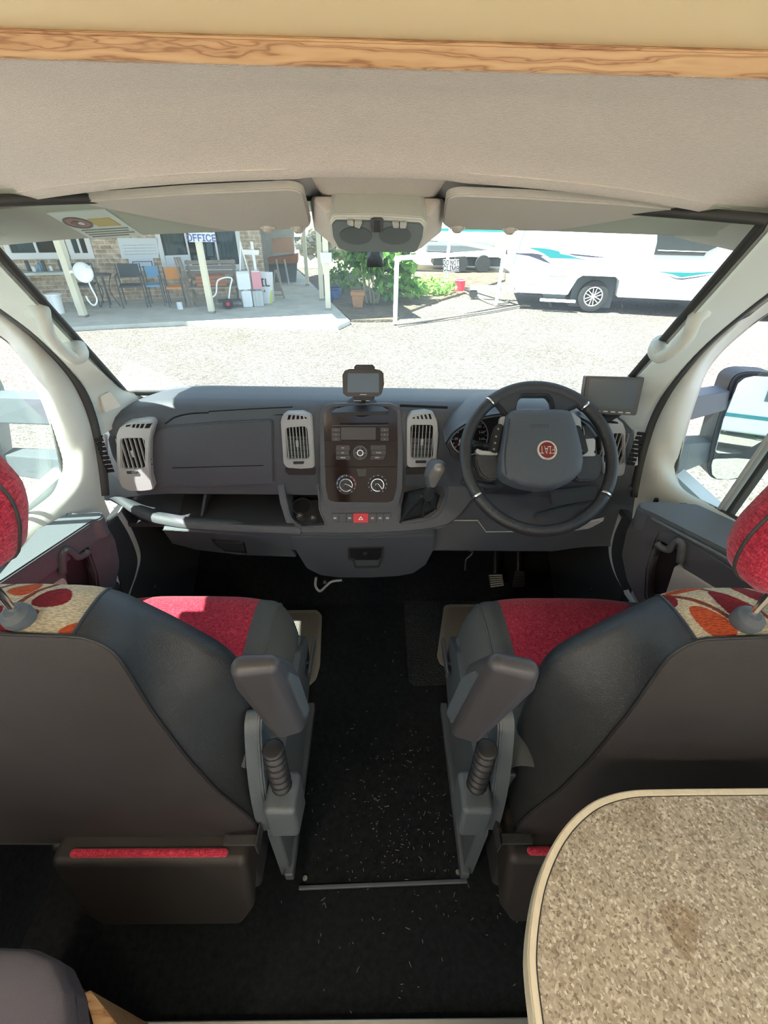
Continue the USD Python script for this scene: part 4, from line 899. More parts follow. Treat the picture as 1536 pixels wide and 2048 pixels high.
    sd = [ARM[i][0] for i in (1, 5, 7, 3)]; nn = np.cross(np.array(sd[1]) - sd[0], np.array(sd[3]) - sd[0]); nn *= np.sign(-s * nn[0]) / np.linalg.norm(nn); q_ = [np.array(p_) + nn * .0145 for p_ in sd] if s < 0 else [np.array(ARM[i][0]) + nn * .0150 for i in (1, 5, 7, 3)]; obj('side_cap', slab3([q_[0] + (0, .006, -.02), q_[1] + (0, 0, -.02), q_[2] + (0, 0, .01), q_[3] + (0, .004, .01)], plane(q_[0], nn), -.006, .003, .002, .006), 'charcoal_blue', am)
    pv = np.array([a - s * .028, .42, .0])
    bl = [pv + (0, 0, z) for z in np.linspace(.63, .475, 44)]; obj('bellows', tube(bl, [.0165 + .0045 * math.sin(k * 1.0) for k in range(44)], 14), 'black', t, True)
    obj('belt_housing', hull([pv + (dx * s, dy, z) for dx in (-.018, .022) for dy, z in ((-.028, .45), (.03, .45), (-.03, .36), (.03, .33))], .012), 'charcoal_blue', t)
    obj('hinge_bracket', join(bar((a + s * .03, .375, .345), (a + s * .10, .375, .345), .02, .006, r=.002), bar((a + s * .03, .36, .335), (a + s * .03, .41, .335), .004, .04, r=.0015)), 'rubber', t)
    if s > 0: obj('red_catch', rbox((a - s * .010, .66, .42), (.008, .022, .022), .003), 'red_plastic', t, label='small red buckle button')
    return t

LS = dict(vines=[[(-.02, -.02), (.0, .03), (.02, .09), (.045, .16)], [(-.06, .02), (-.05, .09), (-.03, .15)], [(.10, .15), (.11, .158)]],
          leaves=[(.000, .112, .026, .020, 1.2, 'o'), (.058, .082, .026, .028, -.5, 'r'), (-.020, .030, .030, .018, 1.2, 'r'), (.030, .026, .030, .017, .9, 'r'), (.112, .012, .02, .012, .9, 'o'), (-.075, .06, .03, .025, .4, 'r'), (-.10, .12, .03, .02, .4, 'o'), (-.13, .03, .03, .02, .9, 'r')])
RS = dict(vines=[[(-.12, .165), (-.095, .11), (-.06, .06), (-.035, .01)], [(-.075, .168), (-.04, .12), (.0, .06), (.02, .01)], [(.03, .17), (.05, .11), (.08, .05)]],
          leaves=[(-.120, .105, .024, .022, -1.2, 'r'), (-.078, .035, .042, .022, 1.9, 'o'), (-.072, .138, .030, .014, .05, 'o'), (-.028, .070, .050, .022, 1.9, 'r'), (.02, .115, .035, .018, 1.9, 'r'), (.05, .05, .045, .02, 1.8, 'o'), (.10, .12, .03, .014, .1, 'r')])
hl = [(0, 1.30), (.09, 1.285), (.125, 1.24), (.150, 1.165), (.143, 1.13), (.120, 1.082), (.105, 1.072), (.06, 1.085), (0, 1.088)]
sym = lambda h: [(dx, z) for dx, z in h] + [(-dx, z) for dx, z in h[::-1] if dx > 0]
hr = [(0, 1.265), (.085, 1.245), (.125, 1.185), (.146, 1.12), (.143, 1.075), (.12, 1.048), (.06, 1.044), (0, 1.044)]
armL = [((-.188, .402, .890), .018), ((-.150, .402, .895), .016), ((-.160, .43, .685), .018), ((-.135, .43, .69), .014), ((-.182, .462, .80), .014), ((-.146, .462, .80), .014), ((-.160, .475, .66), .014), ((-.134, .47, .655), .012), ((-.195, .41, .84), .014)]
armR = [((.222, .402, .885), .018), ((.178, .402, .900), .016), ((.178, .43, .67), .018), ((.152, .43, .675), .014), ((.215, .462, .80), .014), ((.170, .462, .80), .014), ((.175, .475, .65), .014), ((.155, .47, .645), .012), ((.232, .41, .84), .014)]
seat_l = seat(-1, -.555, 'left passenger cab seat with red cushion and charcoal leather back', LS, sym(hl), armL, .40, None, -.495, .045)
seat_r = seat(1, .595, 'right driver cab seat behind the steering wheel with red cushion', RS, sym(hr), armR, .40, None, .520, .02)
# ================================================================ small things in the cab
# sun visors against the headliner
def visor(lab, OUTL, clip, nm='sun_visor'):
    pl = plane((0, .80, 1.456), (0, -.30, -.955)); p = [at(a, b, pl=pl) for a, b in OUTL]
    v = thing(nm, lab, 'sun visor', np.mean(p, axis=0)); m = slab3(p, pl, -.012, .0, .005, .022)
    m.vertices[:, 2] -= .0 * np.maximum(0, np.abs(m.vertices[:, 0]) - .42) ** 2 / .25
    obj('visor_board', m, 'visor_vinyl', v); return v, pl
vl, VP = visor('left sun visor with printed airbag warning label', [(-150, 432), (0, 417), (150, 404), (380, 388), (590, 379), (607, 385), (622, 450), (614, 458), (500, 462), (300, 470), (130, 480), (0, 492), (-150, 512)], 0)
vr, _ = visor('right plain sun visor over the driver', [(893, 396), (905, 391), (1050, 397), (1250, 410), (1400, 424), (1490, 440), (1500, 452), (1490, 468), (1420, 474), (1300, 470), (1100, 463), (900, 459), (884, 448)], 0)
V1 = (VP[0] + VP[1] * .0005, VP[1])
lb_pts = [at(a, b, pl=V1) for a, b in [(92, 425), (210, 418), (286, 470), (182, 477)]]
fl = lambda m: (m.vertices.__setitem__((slice(None), 2), m.vertices[:, 2] - .0 * np.maximum(0, np.abs(m.vertices[:, 0]) - .42) ** 2 / .25), m)[1]
lb = obj('warning_label', fl(slab3(lb_pts, V1, -.001, .0012)), 'white_print', vl, label='white airbag warning label')
q = lambda u, v: lb_pts[0] * (1 - u) * (1 - v) + lb_pts[1] * u * (1 - v) + lb_pts[2] * u * v + lb_pts[3] * (1 - u) * v
circ = lambda u, v, ru, rv, n=28: [q(u + ru * math.cos(t), v + rv * math.sin(t)) for t in np.linspace(0, 2 * np.pi, n, endpoint=False)]
look('label_red', (.33, .10, .085), .6); look('label_yellow', (.58, .40, .09), .6); look('label_ink', (.22, .24, .23), .6); look('label_dark', (.10, .06, .055), .6)
obj('prohibition_ring', fl(slab3(circ(.25, .36, .23, .20), V1, .001, .0022, holes=[circ(.25, .36, .19, .165)])), 'label_dark', lb)
obj('prohibition_field', fl(slab3(circ(.25, .36, .185, .16), V1, .001, .0020)), 'label_red', lb); obj('seat_symbol', fl(slab3([q(.14, .33), q(.26, .26), q(.36, .38), (q(.30, .46)), q(.18, .44)], V1, .001, .0026)), 'label_dark', lb); obj('airbag_symbol', fl(slab3(circ(.31, .36, .05, .05), V1, .001, .0030)), 'white_print', lb)
obj('yellow_panel', fl(slab3([q(.50, .25), q(.88, .25), q(.90, .52), q(.50, .52)], V1, .001, .0022)), 'label_yellow', lb)
for k, (u0, u1) in enumerate(((.10, .95), (.10, .9), (.10, .95), (.10, .8))): obj('label_line', fl(slab3([q(u0, .62 + k * .09), q(u1, .62 + k * .09), q(u1, .65 + k * .09), q(u0, .65 + k * .09)], V1, .001, .0020)), 'label_ink', lb)
for v, (a, b) in ((vl, (535, 455)), (vl, (596, 456)), (vr, (915, 455)), (vr, (1020, 458))):
    p = at(a, b, pl=VP); obj('visor_clip', join(lathe([(0, 0), (.011, 0), (.010, .010), (.006, .014), (0, .014)], p - VP[1] * .006, 16, VP[1]), bar(p + (-.014, 0, 0), p + (.014, 0, 0), .006, .006, r=.002)), 'visor_vinyl', v)

# overhead console: headliner boss, pale frame, dark panel with lamps and switches
oc = thing('overhead_console', 'dark roof console with two reading lamps between the sun visors', 'roof console', at(757, 460, y=.86))
OP = plane(at(757, 462, y=.86), (0, -.86, -.51))
obj('console_boss', hull([at(a, b, y=yy) for a, b, yy in ((655, 422, .875), (856, 428, .875), (672, 486, .92), (838, 490, .92), (636, 402, .89), (874, 406, .89), (655, 470, 1.0), (858, 474, 1.0), (626, 400, 1.0), (886, 404, 1.0), (634, 455, 1.02), (876, 460, 1.02))], .006), 'headliner', oc)
CF = [(659, 432), (668, 420), (760, 420), (845, 426), (853, 436), (850, 462), (838, 490), (828, 496), (690, 494), (672, 486), (663, 462)]
obj('console_frame', slab(CF, OP, -.05, .014, .005, .008), 'cream_plastic', oc)
PF = [(664, 436), (672, 427), (760, 428), (840, 433), (847, 442), (844, 464), (834, 488), (826, 493), (694, 491), (678, 484), (667, 462)]
pn = obj('console_panel', slab(PF, OP, .008, .0165, .003, .006), 'console_grey', oc)
O2 = (OP[0] + OP[1] * .0165, OP[1]); Zo = zm(640, 400, 240, 1536)
for qd in (((345, 245), (432, 250), (432, 325), (352, 300)), ((440, 250), (548, 258), (510, 350), (440, 328)), ((920, 262), (1012, 268), (1010, 345), (936, 340)), ((1020, 268), (1118, 266), (1098, 346), (1018, 345))):
    obj('lamp_switch', slab(Zo(*qd), O2, -.001, .004, .001, .002), 'insert_grey', pn)
obj('centre_clip', slab(Zo((650, 240), (690, 225), (780, 225), (812, 245), (808, 400), (655, 400)), O2, -.001, .003, .001, .002), 'charcoal', pn); obj('centre_slot', slab(Zo((695, 250), (770, 250), (772, 395), (690, 395)), O2, .002, .0036), 'charcoal_dark', pn)
for cx in (460, 960):
    c_ = at(*Zo((cx, 455))[0], pl=O2); e1_, e2_ = axes(O2); ell = [c_ + e1_ * .0245 * math.cos(t) + e2_ * .0135 * math.sin(t) for t in np.linspace(0, 2 * np.pi, 30, endpoint=False)]
    ell = [c_ + e1_ * .026 * math.cos(t) + e2_ * .015 * math.sin(t) for t in np.linspace(0, 2 * np.pi, 30, endpoint=False)]
    obj('lamp_lens', slab3(ell, O2, -.001, .0012, .001), 'lens_grey', pn)
# mirror foot stuck to the windscreen
mf = thing('mirror_foot', 'small black mirror foot stuck on the windscreen below the roof console', 'mirror foot', at(750, 515, y=1.16))
MP = plane(at(750, 515, y=1.16), (0, -.75, -.66)); obj('foot', slab([(733, 527), (735, 510), (742, 503), (758, 503), (764, 510), (767, 527)], MP, -.004, .012, .004, .003), 'black', mf); obj('foot_base', slab([(738, 524), (739, 508), (761, 508), (762, 524)], MP, -.02, -.003), 'seal', mf)

# grab handles on the pillars
def handle(lab, pts, ys, holes):
    q = spline([C + ray(a, b) * dd for (a, b), dd in zip(pts, ys)], 40); g = thing('grab_handle', lab, 'grab handle', q.mean(0))
    r = np.interp(np.linspace(0, 1, 40), [0, .12, .25, .5, .75, .88, 1], [.024, .020, .0145, .0125, .0145, .020, .024])
    obj('grip', tube(q, r, 14), 'cream_plastic', g, True)
    for a, b in holes: p = at(a, b, x=ys[0]); obj('screw_cover', lathe([(0, 0), (.005, 0), (.005, .004), (0, .005)], p, 12, np.array([-np.sign(ys[0]) * .7, -.7, .1])), 'black', g)
    return g
handle('pale grab handle on the left windscreen pillar', [(60, 618), (78, 618), (88, 640), (96, 668), (118, 695), (146, 716), (158, 708), (150, 694)], [.97, .915, .91, .93, .96, 1.0, 1.02, 1.07], [])
handle('pale grab handle on the right windscreen pillar', [(1412, 615), (1398, 625), (1386, 648), (1374, 676), (1350, 700), (1322, 714), (1314, 704), (1322, 690)], [.98, .925, .92, .94, .97, 1.01, 1.03, 1.08], [])

# navigator on its stalk and suction mount
gm = thing('navigator_mount', 'black suction mount and cradle standing on the dash top', 'mount', at(727, 805, z=.948))
gp = at(724, 822, y=1.262)
obj('sticky_pad', lathe([(0, 0), (.045, 0), (.046, .003), (.03, .007), (0, .008)], (gp[0] - .0, 1.262, .940), 30, (0, -.35, 1)), 'black', gm)
obj('ball_arm', chain([(gp[0], 1.262, .945), (gp[0], 1.275, .965), at(727, 797, y=1.26)], [.012, .010, .012]), 'black', gm)
for sx in (-1, 1): obj('clamp_jaw', rbox((gp[0] + sx * .014, 1.258, .962), (.014, .012, .014), .003), 'charcoal_dark', gm)
obj('clamp_screw', chain([(gp[0] - .02, 1.255, .96), (gp[0] + .02, 1.255, .96)], .004), 'steel', gm)
GP = plane(at(727, 766, y=1.24), (0, -.93, .36))
obj('cradle', slab([(704, 792), (752, 792), (746, 801), (708, 801)], GP, -.03, -.002, .004, .004), 'black', gm)
obj('cradle_clip', slab([(708, 734), (712, 729), (745, 729), (750, 734), (749, 741), (709, 741)], GP, -.026, .0, .004, .003), 'charcoal_dark', gm)
gn = thing('navigator', 'small satellite navigator with dark blank screen above the radio', 'navigator', GP[0])
obj('case', slab([(685, 750), (690, 741), (700, 738), (750, 738), (762, 741), (767, 747), (768, 770), (763, 788), (756, 793), (694, 793), (686, 787)], GP, -.022, .008, .005, .006), 'bezel', gn)
obj('display', slab([(696, 747), (758, 747), (758, 785), (695, 785)], GP, .004, .0086, .0005, .001), 'screen', gn)
obj('maker_mark', slab([(720, 788.5), (733, 788.5), (733, 790), (720, 790)], GP, .0075, .0084), 'insert_grey', gn)

# reversing monitor on the right end of the dash
MPl = plane(at(1225, 792, y=1.17), (-.10, -.96, .25))
mo = thing('reversing_monitor', 'flat black reversing monitor on the right end of the dashboard', 'monitor', MPl[0])
obj('case', slab([(1172, 752), (1288, 755), (1288, 758), (1272, 829), (1268, 831), (1164, 825), (1162, 822)], MPl, -.022, .004, .003, .003), 'bezel', mo)
obj('display', slab([(1178, 757), (1279, 760), (1264, 818), (1170, 813)], MPl, .002, .0046), 'screen_dark', mo)
for k in range(5): a_ = 1190 + k * 15; obj('menu_button', slab([(a_, 820 + k * .9), (a_ + 9, 820.5 + k * .9), (a_ + 9, 823 + k * .9), (a_, 822.5 + k * .9)], MPl, .003, .0055), 'insert_grey', mo)
obj('stand', hull([at(1215, 828, pl=MPl) - MPl[1] * .02, (at(1215, 828, pl=MPl) - MPl[1] * .02) * (1, 1, 0) + (0, .05, .915), at(1240, 828, pl=MPl) - MPl[1] * .02, (at(1240, 828, pl=MPl) - MPl[1] * .02) * (1, 1, 0) + (0, .06, .915)], .012), 'black', mo)

# pedals
for nm, lab, pts, y in (('brake_pedal', 'ribbed brake pedal in the dark driver footwell', [(977, 1148), (1003, 1147), (1007, 1172), (981, 1176)], 1.36), ('accelerator_pedal', 'dark accelerator pedal right of the brake pedal', [(1030, 1142), (1048, 1142), (1049, 1174), (1026, 1175)], 1.38)):
    PP = plane(at(*np.mean(pts, axis=0), y=y), (0, -.8, .6)); p = thing(nm, lab, 'pedal', PP[0] - (0, 0, .05))
    obj('pedal_plate', slab(pts, PP, -.012, .006, .003, .005), 'rubber', p)
    qs = np.array([at(*a, pl=PP) for a in pts])
    for k in range(6):
        u = (k + .7) / 6.4; obj('pedal_rib', bar(qs[0] * (1 - u) + qs[3] * u + PP[1] * .007, qs[1] * (1 - u) + qs[2] * u + PP[1] * .007, .004, .003, PP[1]), 'insert_grey' if nm[0] == 'b' else 'charcoal_dark', p)
    obj('pedal_arm', chain([PP[0] - PP[1] * .015, PP[0] + (0, .10, .12), PP[0] + (0, .12, .30)], .010), 'black', p)
# seat-belt-like bracket under the console and loose wire under the knee panel
ub = thing('console_bracket', 'bent dark metal bracket below the left of the lower bin', 'bracket', at(650, 1165, y=1.25))
obj('strap', tube(spline([at(a, b, y=1.22) for a, b in [(632, 1155), (631, 1172), (640, 1182), (652, 1172), (664, 1163), (684, 1160)]], 30), .005, 8), 'insert_grey', ub, True); obj('bolt', lathe([(0, 0), (.008, 0), (.007, .008), (0, .009)], at(650, 1163, y=1.23), 6, (0, -1, .2)), 'steel', ub)
solo('hanging_wire', tube(spline([at(a, b, y=1.24) for a, b in [(930, 1140), (932, 1120), (940, 1112), (945, 1104), (936, 1100)]], 24), .0035, 8), 'steel', 'short loose wire loop hanging under the knee panel', 'wire', smooth=True)

# floor coverings
def floor_slab(pix, z0, z1, rnd=.02): return slab3([at(a, b, z=z1) for a, b in pix], plane((0, .8, z1), (0, 0, 1)), z0 - z1, 0, .003, rnd)
am = thing('aisle_carpet', 'black carpet runner filling the aisle between the seats', 'carpet', (0, .8, 0))
obj('pile', floor_slab([(606, 1768), (621, 1400), (640, 1185), (880, 1185), (884, 1380), (928, 1760)], .0005, .006, .004), 'carpet', am)
for q in ((610, 1757), (916, 1745)): obj('press_stud', lathe([(0, 0), (.007, 0), (.006, .004), (0, .005)], at(*q, z=.006), 16), 'steel', am)
solo('threshold_strip', bar(at(597, 1776, z=.006), at(935, 1762, z=.006), .010, .008, r=.003), 'charcoal', 'dark edge strip across the aisle behind the seats', 'edge strip')
for nm, lab, pts, mt, zt_ in (('ribbed_mat', 'beige ribbed rubber mat beside the passenger cushion', [(560, 1220), (634, 1219), (644, 1230), (640, 1330), (632, 1358), (612, 1374), (560, 1380)], 'mat_beige', .012),
                              ('ribbed_mat', 'dark beige ribbed rubber mat beside the driver cushion', [(900, 1208), (888, 1210), (874, 1310), (880, 1326), (902, 1338), (990, 1340), (990, 1208)], 'mat_beige', .024)):
    p = [at(a, b, z=zt_) for a, b in pts]; t = thing(nm, lab, 'floor mat', np.mean(p, axis=0) * (1, 1, 0))
    pl = plane((0, 0, zt_), (0, 0, 1)); outer = Polygon(flat(p, pl)); inner = rounded(outer.buffer(-.016), .01)
    m = ext2(rounded(outer, .02).difference(inner), -.008, 0, .003); obj('mat_rim', trimesh.Trimesh(lift(m.vertices, pl), m.faces, process=False), mt, t)
    m = ext2(inner, -.008, -.004); obj('mat_base', trimesh.Trimesh(lift(m.vertices, pl), m.faces, process=False), mt, t)
    x0_, y0_, x1_, y1_ = inner.bounds; xx = x0_ + .002
    while xx < x1_:
        g = inner.intersection(LineString([(xx, y0_), (xx, y1_)]))
        if g.length > .01:
            c_ = np.array(g.coords if g.geom_type == 'LineString' else g.geoms[0].coords); obj('mat_rib', bar(lift(np.r_[c_[0], -.003][None], pl)[0], lift(np.r_[c_[-1], -.003][None], pl)[0], .0028, .004), mt, t)
        xx += .0062
solo('loop_mat', floor_slab([(808, 1200), (815, 1330), (818, 1362), (832, 1371), (884, 1368), (990, 1360), (990, 1195)], .007, .014, .012), 'carpet_loop', 'coarse charcoal loop-pile mat under the driver side ribbed mat', 'floor mat')
rnd = random.Random(4); bits = []
for k in range(330):
    px_ = rnd.gauss(790, 85); py_ = rnd.gauss(1640, 95) if k % 4 else rnd.uniform(1250, 2030)
    if not (605 < px_ < 950 and 1200 < py_ < 2030): continue
    if py_ > 1790: px_ = rnd.uniform(560, 1050)
    p = at(px_, py_, z=.0065 if py_ < 1760 else .001); a_ = rnd.uniform(0, 6.28); L = rnd.uniform(.0012, .007) * (1 if k % 5 else 1.8)
    e_ = np.array([math.cos(a_), math.sin(a_), rnd.uniform(0, .25)]) * L / 2; bits.append(bar(p - e_ + (0, 0, .001), p + e_ + (0, 0, .001), .0008, .0007))
solo('straw_bits', join(bits), 'straw', 'scattered bits of dry straw and grit on the black carpet', 'straw', kind='stuff', smooth=False)
solo('step_edge', join(bar(at(180, 2066, z=.012), at(1100, 2056, z=.012), .03, .02, r=.003)), 'aluminium', 'metal step edging across the floor at the entrance to the cab', 'step edge')

# table in the foreground
tb = thing('dinette_table', 'speckled beige laminate dinette table with pale wood edge', 'table', (.55, .0, 0))
TZ = .70; TPl = plane((.6, 0, TZ), (0, 0, 1))
E_ = [(1540, 1575), (1400, 1576), (1330, 1577), (1268, 1579), (1225, 1587), (1185, 1603), (1148, 1632), (1118, 1668), (1094, 1712), (1074, 1768), (1061, 1836), (1055, 1905), (1058, 1965), (1068, 2050)]
ed = list(spline([at(a, b, z=TZ) for a, b in E_], 90)); far = [np.array([ed[-1][0] + .05, -.45, TZ]), np.array([.888, -.45, TZ]), np.array([.888, ed[0][1], TZ])]
outer = Polygon(flat(ed + far, TPl)); 
def top(poly, h0, h1, bev): m = ext2(poly, h0, h1, bev); return trimesh.Trimesh(lift(m.vertices, TPl), m.faces, process=False)
obj('edge_band', top(outer.difference(outer.buffer(-.0105)), -.028, .001, .004), 'pale_edge', tb); obj('edge_joint', top(outer.buffer(-.0105).difference(outer.buffer(-.0116)), -.02, -.0004, 0), 'charcoal_dark', tb)
obj('table_top', top(outer.buffer(-.0116), -.028, 0, 0), 'laminate', tb)
obj('table_leg', lathe([(0, 0), (.16, 0), (.16, .012), (.04, .02), (.03, .03), (.03, .655), (.08, .665), (.08, .672), (0, .672)], (.55, -.12, 0), 32), 'aluminium', tb)
# bench seat at the lower left: grey cloth squab with a wood panel beside it
bn_ = thing('dinette_bench', 'grey cloth bench squab with wooden side panel at the lower left corner', 'bench', (-.6, .0, 0))
bp_ = [at(a, b, z=.52) for a, b in [(-120, 1900), (0, 1897), (75, 1900), (122, 1922), (150, 1985), (158, 2100), (160, 2300), (-300, 2300), (-300, 1900)]]
BQ = plane((-.5, .1, .52), (0, 0, 1)); b2 = flat(bp_, BQ)
obj('squab', pillow(b2, BQ, .03, 90, 10, 2.4), 'bench_cloth', bn_, True); bw = Polygon(b2)
m = ext2(rounded(bw, .02), -.05, 0, .0); obj('squab_side', trimesh.Trimesh(lift(m.vertices, BQ), m.faces, process=False), 'bench_cloth', bn_)
m = ext2(rounded(bw.buffer(-.012), .02), -.50, -.055, 0); obj('bench_box', trimesh.Trimesh(lift(m.vertices, BQ), m.faces, process=False), 'charcoal_dark', bn_)
wp_ = [at(a, b, z=.45) for a, b in [(168, 1985), (180, 1980), (245, 2062), (270, 2150), (215, 2150)]]; obj('wood_panel', slab3(wp_, plane((0, 0, .45), (0, 0, 1)), -.43, 0, .002), 'wood', bn_)
# ================================================================ outside: the gravel yard, the brick office, the caravan
GZ = -.75
graph('gravel', {'t': ('texture_coordinate', {}), 'v': ('voronoi_texture', {'scale': 38}), 'sv': ('separate_color', {}), 'n': ('noise_texture', {'scale': .9, 'detail': 6, 'roughness': .6}),
    'r': ('rgb_ramp', {'ramp': [(0, (.095, .084, .072)), (.5, (.175, .16, .143)), (1, (.26, .243, .222))]}), 'r2': ('rgb_ramp', {'ramp': [(.3, (.80, .78, .74)), (.7, (1, 1, 1))]}), 'x': ('mix', {'mix_type': 'multiply', 'fac': 1}),
    'b': ('bump', {'distance': .03, 'strength': .7}), 'p': ('principled_bsdf', {'roughness': .95})},
    [('t.object', 'v.vector'), ('t.object', 'n.vector'), ('v.color', 'sv.color'), ('sv.r', 'r.fac'), ('n.fac', 'r2.fac'), ('r.color', 'x.color1'), ('r2.color', 'x.color2'), ('x.color', 'p.base_color'), ('v.distance', 'b.height'), ('b.normal', 'p.normal')])
graph('brick', {'g': ('geometry', {}), 'd': ('vector_math', {'math_type': 'dot_product', 'vector2': (.951, .309, 0)}), 's': ('separate_xyz', {}), 'c': ('combine_xyz', {}),
    'b': ('brick_texture', {'scale': 1.0, 'brick_width': .24, 'row_height': .086, 'mortar_size': .010, 'color1': (.54, .41, .29), 'color2': (.70, .58, .44), 'mortar': (.74, .70, .62), 'bias': -.1}),
    'n': ('noise_texture', {'scale': 9, 'detail': 3}), 'r': ('rgb_ramp', {'ramp': [(.35, (.62, .58, .55)), (.62, (1.05, 1.02, 1))]}), 'x': ('mix', {'mix_type': 'multiply', 'fac': .9}), 'p': ('principled_bsdf', {'roughness': .9})},
    [('g.position', 'd.vector1'), ('g.position', 's.vector'), ('d.value', 'c.x'), ('s.z', 'c.y'), ('c.vector', 'b.vector'), ('g.position', 'n.vector'), ('n.fac', 'r.fac'), ('b.color', 'x.color1'), ('r.color', 'x.color2'), ('x.color', 'p.base_color')])
look('concrete', (.58, .60, .55), .9, var=(2.5, .25)); look('soil', (.20, .17, .12), .95, var=(5, .5), bump=(30, .03)); look('cream_post', (.74, .70, .54), .6); look('white_paint', (.80, .80, .78), .45)
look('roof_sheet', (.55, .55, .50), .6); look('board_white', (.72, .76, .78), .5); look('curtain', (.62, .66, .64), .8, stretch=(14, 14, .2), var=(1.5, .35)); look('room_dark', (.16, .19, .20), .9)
look('orange_plastic', (.72, .30, .08), .5); look('blue_plastic', (.16, .36, .55), .5); look('dark_mesh', (.10, .12, .13), .7); look('timber_grey', (.34, .30, .25), .8, var=(12, .3), stretch=(.3, .3, 3)); look('timber_red', (.40, .18, .10), .7, var=(8, .3))
look('teal_vinyl', (.02, .23, .25), .4); look('grey_vinyl', (.05, .05, .085), .5); look('caravan_white', (.82, .83, .82), .3); look('caravan_grey', (.62, .64, .63), .5); look('tyre', (.035, .037, .037), .8); look('alloy', (.72, .73, .74), .3, metal=.6)
look('terracotta', (.52, .27, .13), .85, var=(9, .2)); look('blue_glaze', (.05, .12, .28), .25); look('can_red', (.75, .04, .08), .45); look('pvc_white', (.86, .87, .86), .35); look('sign_blue', (.09, .12, .33), .5); look('sign_ink', (.05, .05, .07), .6); look('lime', (.55, .62, .12), .6); look('notice_brown', (.55, .33, .22), .7); look('pink_card', (.66, .30, .34), .7); look('bark', (.42, .38, .27), .8); look('sand', (.62, .53, .38), .95, var=(3, .2)); look('glass_dark', (.05, .06, .065), .08)
for nm, col, tr in (('leaf_green', (.15, .33, .08), (.28, .55, .10)), ('leaf_light', (.24, .43, .11), (.38, .62, .14)), ('leaf_dark', (.08, .20, .08), (.14, .32, .09)), ('leaf_pale', (.72, .70, .60), (.7, .68, .55))):  # the last tone paints overexposed sunlit leaves as near white
    graph(nm, {'p': ('principled_bsdf', {'base_color': col, 'roughness': .45}), 't': ('translucent_bsdf', {'color': tr}), 'm': ('mix_closure', {'fac': .4})}, [('p.BSDF', 'm.closure1'), ('t.BSDF', 'm.closure2')], surface='m.closure')
rng = np.random.default_rng(7)

# ground with a little relief, finer near the vehicle
gx = np.unique(np.r_[np.linspace(-70, 70, 41), np.linspace(-12, 14, 120)]); gy = np.unique(np.r_[np.linspace(-45, 90, 46), np.linspace(-4, 18, 110)]); X, Y = np.meshgrid(gx, gy)
Zg = GZ - .02 + .03 * (meshkit.fbm(np.stack([X * .7, Y * .7, X * 0], -1), 4, 3) - .5)
solo('gravel_yard', grid(np.stack([X, Y, Zg], -1)), 'gravel', 'pale sunlit gravel yard all around the vehicle', 'ground', kind='structure', smooth=True)
HN = np.array([.309, -.951, 0]); HP0 = np.array([-2.82, 12.68, 0]); HU = np.array([.951, .309, 0]); HW = plane(HP0, HN)
def hw(d=0.0): return (HP0 + HN * d, HW[1])
SZ = -.69
sl = [at(a, b, z=SZ) for a, b in [(700, 641), (676, 652), (560, 651)]]
left = [HP0 + HN * 2.6 - HU * k for k in (2.0, 5, 14)]; back = [HP0 - HU * 14 - HN * .3, HP0 - HN * .3, HP0 - HN * 9, HP0 - HN * 9 + HU * 1.35, HP0 - HN * 4 + HU * 1.5]
poly = Polygon([(p[0], p[1]) for p in [sl[0], sl[1], sl[2]] + left + back])
m = ext2(poly, GZ - .1, SZ, .01); solo('verandah_slab', m, 'concrete', 'shaded grey concrete verandah slab and path by the brick office', 'slab', kind='structure')
bed = [at(a, b, z=GZ + .02) for a, b in [(702, 641), (790, 640), (820, 622), (880, 600), (1010, 560), (1010, 545), (830, 548), (660, 560), (665, 610)]]
solo('garden_bed', ext2(Polygon([(p[0], p[1]) for p in bed]).buffer(0), GZ - .06, GZ + .03, .02), 'soil', 'dark soil garden bed round the leafy bush', 'garden bed', kind='structure')
solo('far_drive', box((6, 21, GZ - .0), (22, 5.5, .03)), 'sand', 'sandy drive beyond the pipe fence', 'drive', kind='structure')

# the brick office and its verandah roof
office = thing('office_building', 'brick office building with white framed windows behind the verandah', 'building', HP0 + (0, 0, GZ))
def wall_box(u0, u1, z0, z1, d0, d1):
    c = HP0 + HU * (u0 + u1) / 2 + HN * (d0 + d1) / 2; R_ = np.stack([HU, HN, [0, 0, 1.0]], 1); return box((c[0], c[1], (z0 + z1) / 2), (abs(u1 - u0), abs(d1 - d0), z1 - z0), R_)
wins = []
def wrect(pix):
    q = flat([at(a, b, pl=HW) for a, b in pix], HW); return q[:, 0].min(), q[:, 0].max(), q[:, 1].min(), q[:, 1].max()
big = wrect([(322, 500), (318, 478), (483, 534), (478, 490)]); big = (big[0], big[1], big[2], 1.25)
lw1 = wrect([(16, 500), (24, 512), (62, 512), (62, 490)]); lw1 = (lw1[0], lw1[1] + .6, lw1[2], 1.25); lw2 = wrect([(140, 480), (146, 511), (178, 512), (174, 480)]); lw2 = (lw2[0], lw2[1], lw2[2], 1.25)
wp2 = Polygon([(-14, GZ), (0, GZ), (0, 2.3), (-14, 2.3)])
e1w = axes(HW)[0]; sgn = 1 if np.dot(e1w, HU) > 0 else -1
for w in (big, lw1, lw2): wp2 = wp2.difference(Polygon([(w[0], w[2]), (w[1], w[2]), (w[1], w[3]), (w[0], w[3])]))
m = ext2(wp2, -.12, 0); obj('brick_wall', trimesh.Trimesh(lift(m.vertices, HW), m.faces, process=False), 'brick', office)
obj('end_wall', wall_box(-.12, 0, GZ, 2.3, -1.2, -.12), 'brick', office)
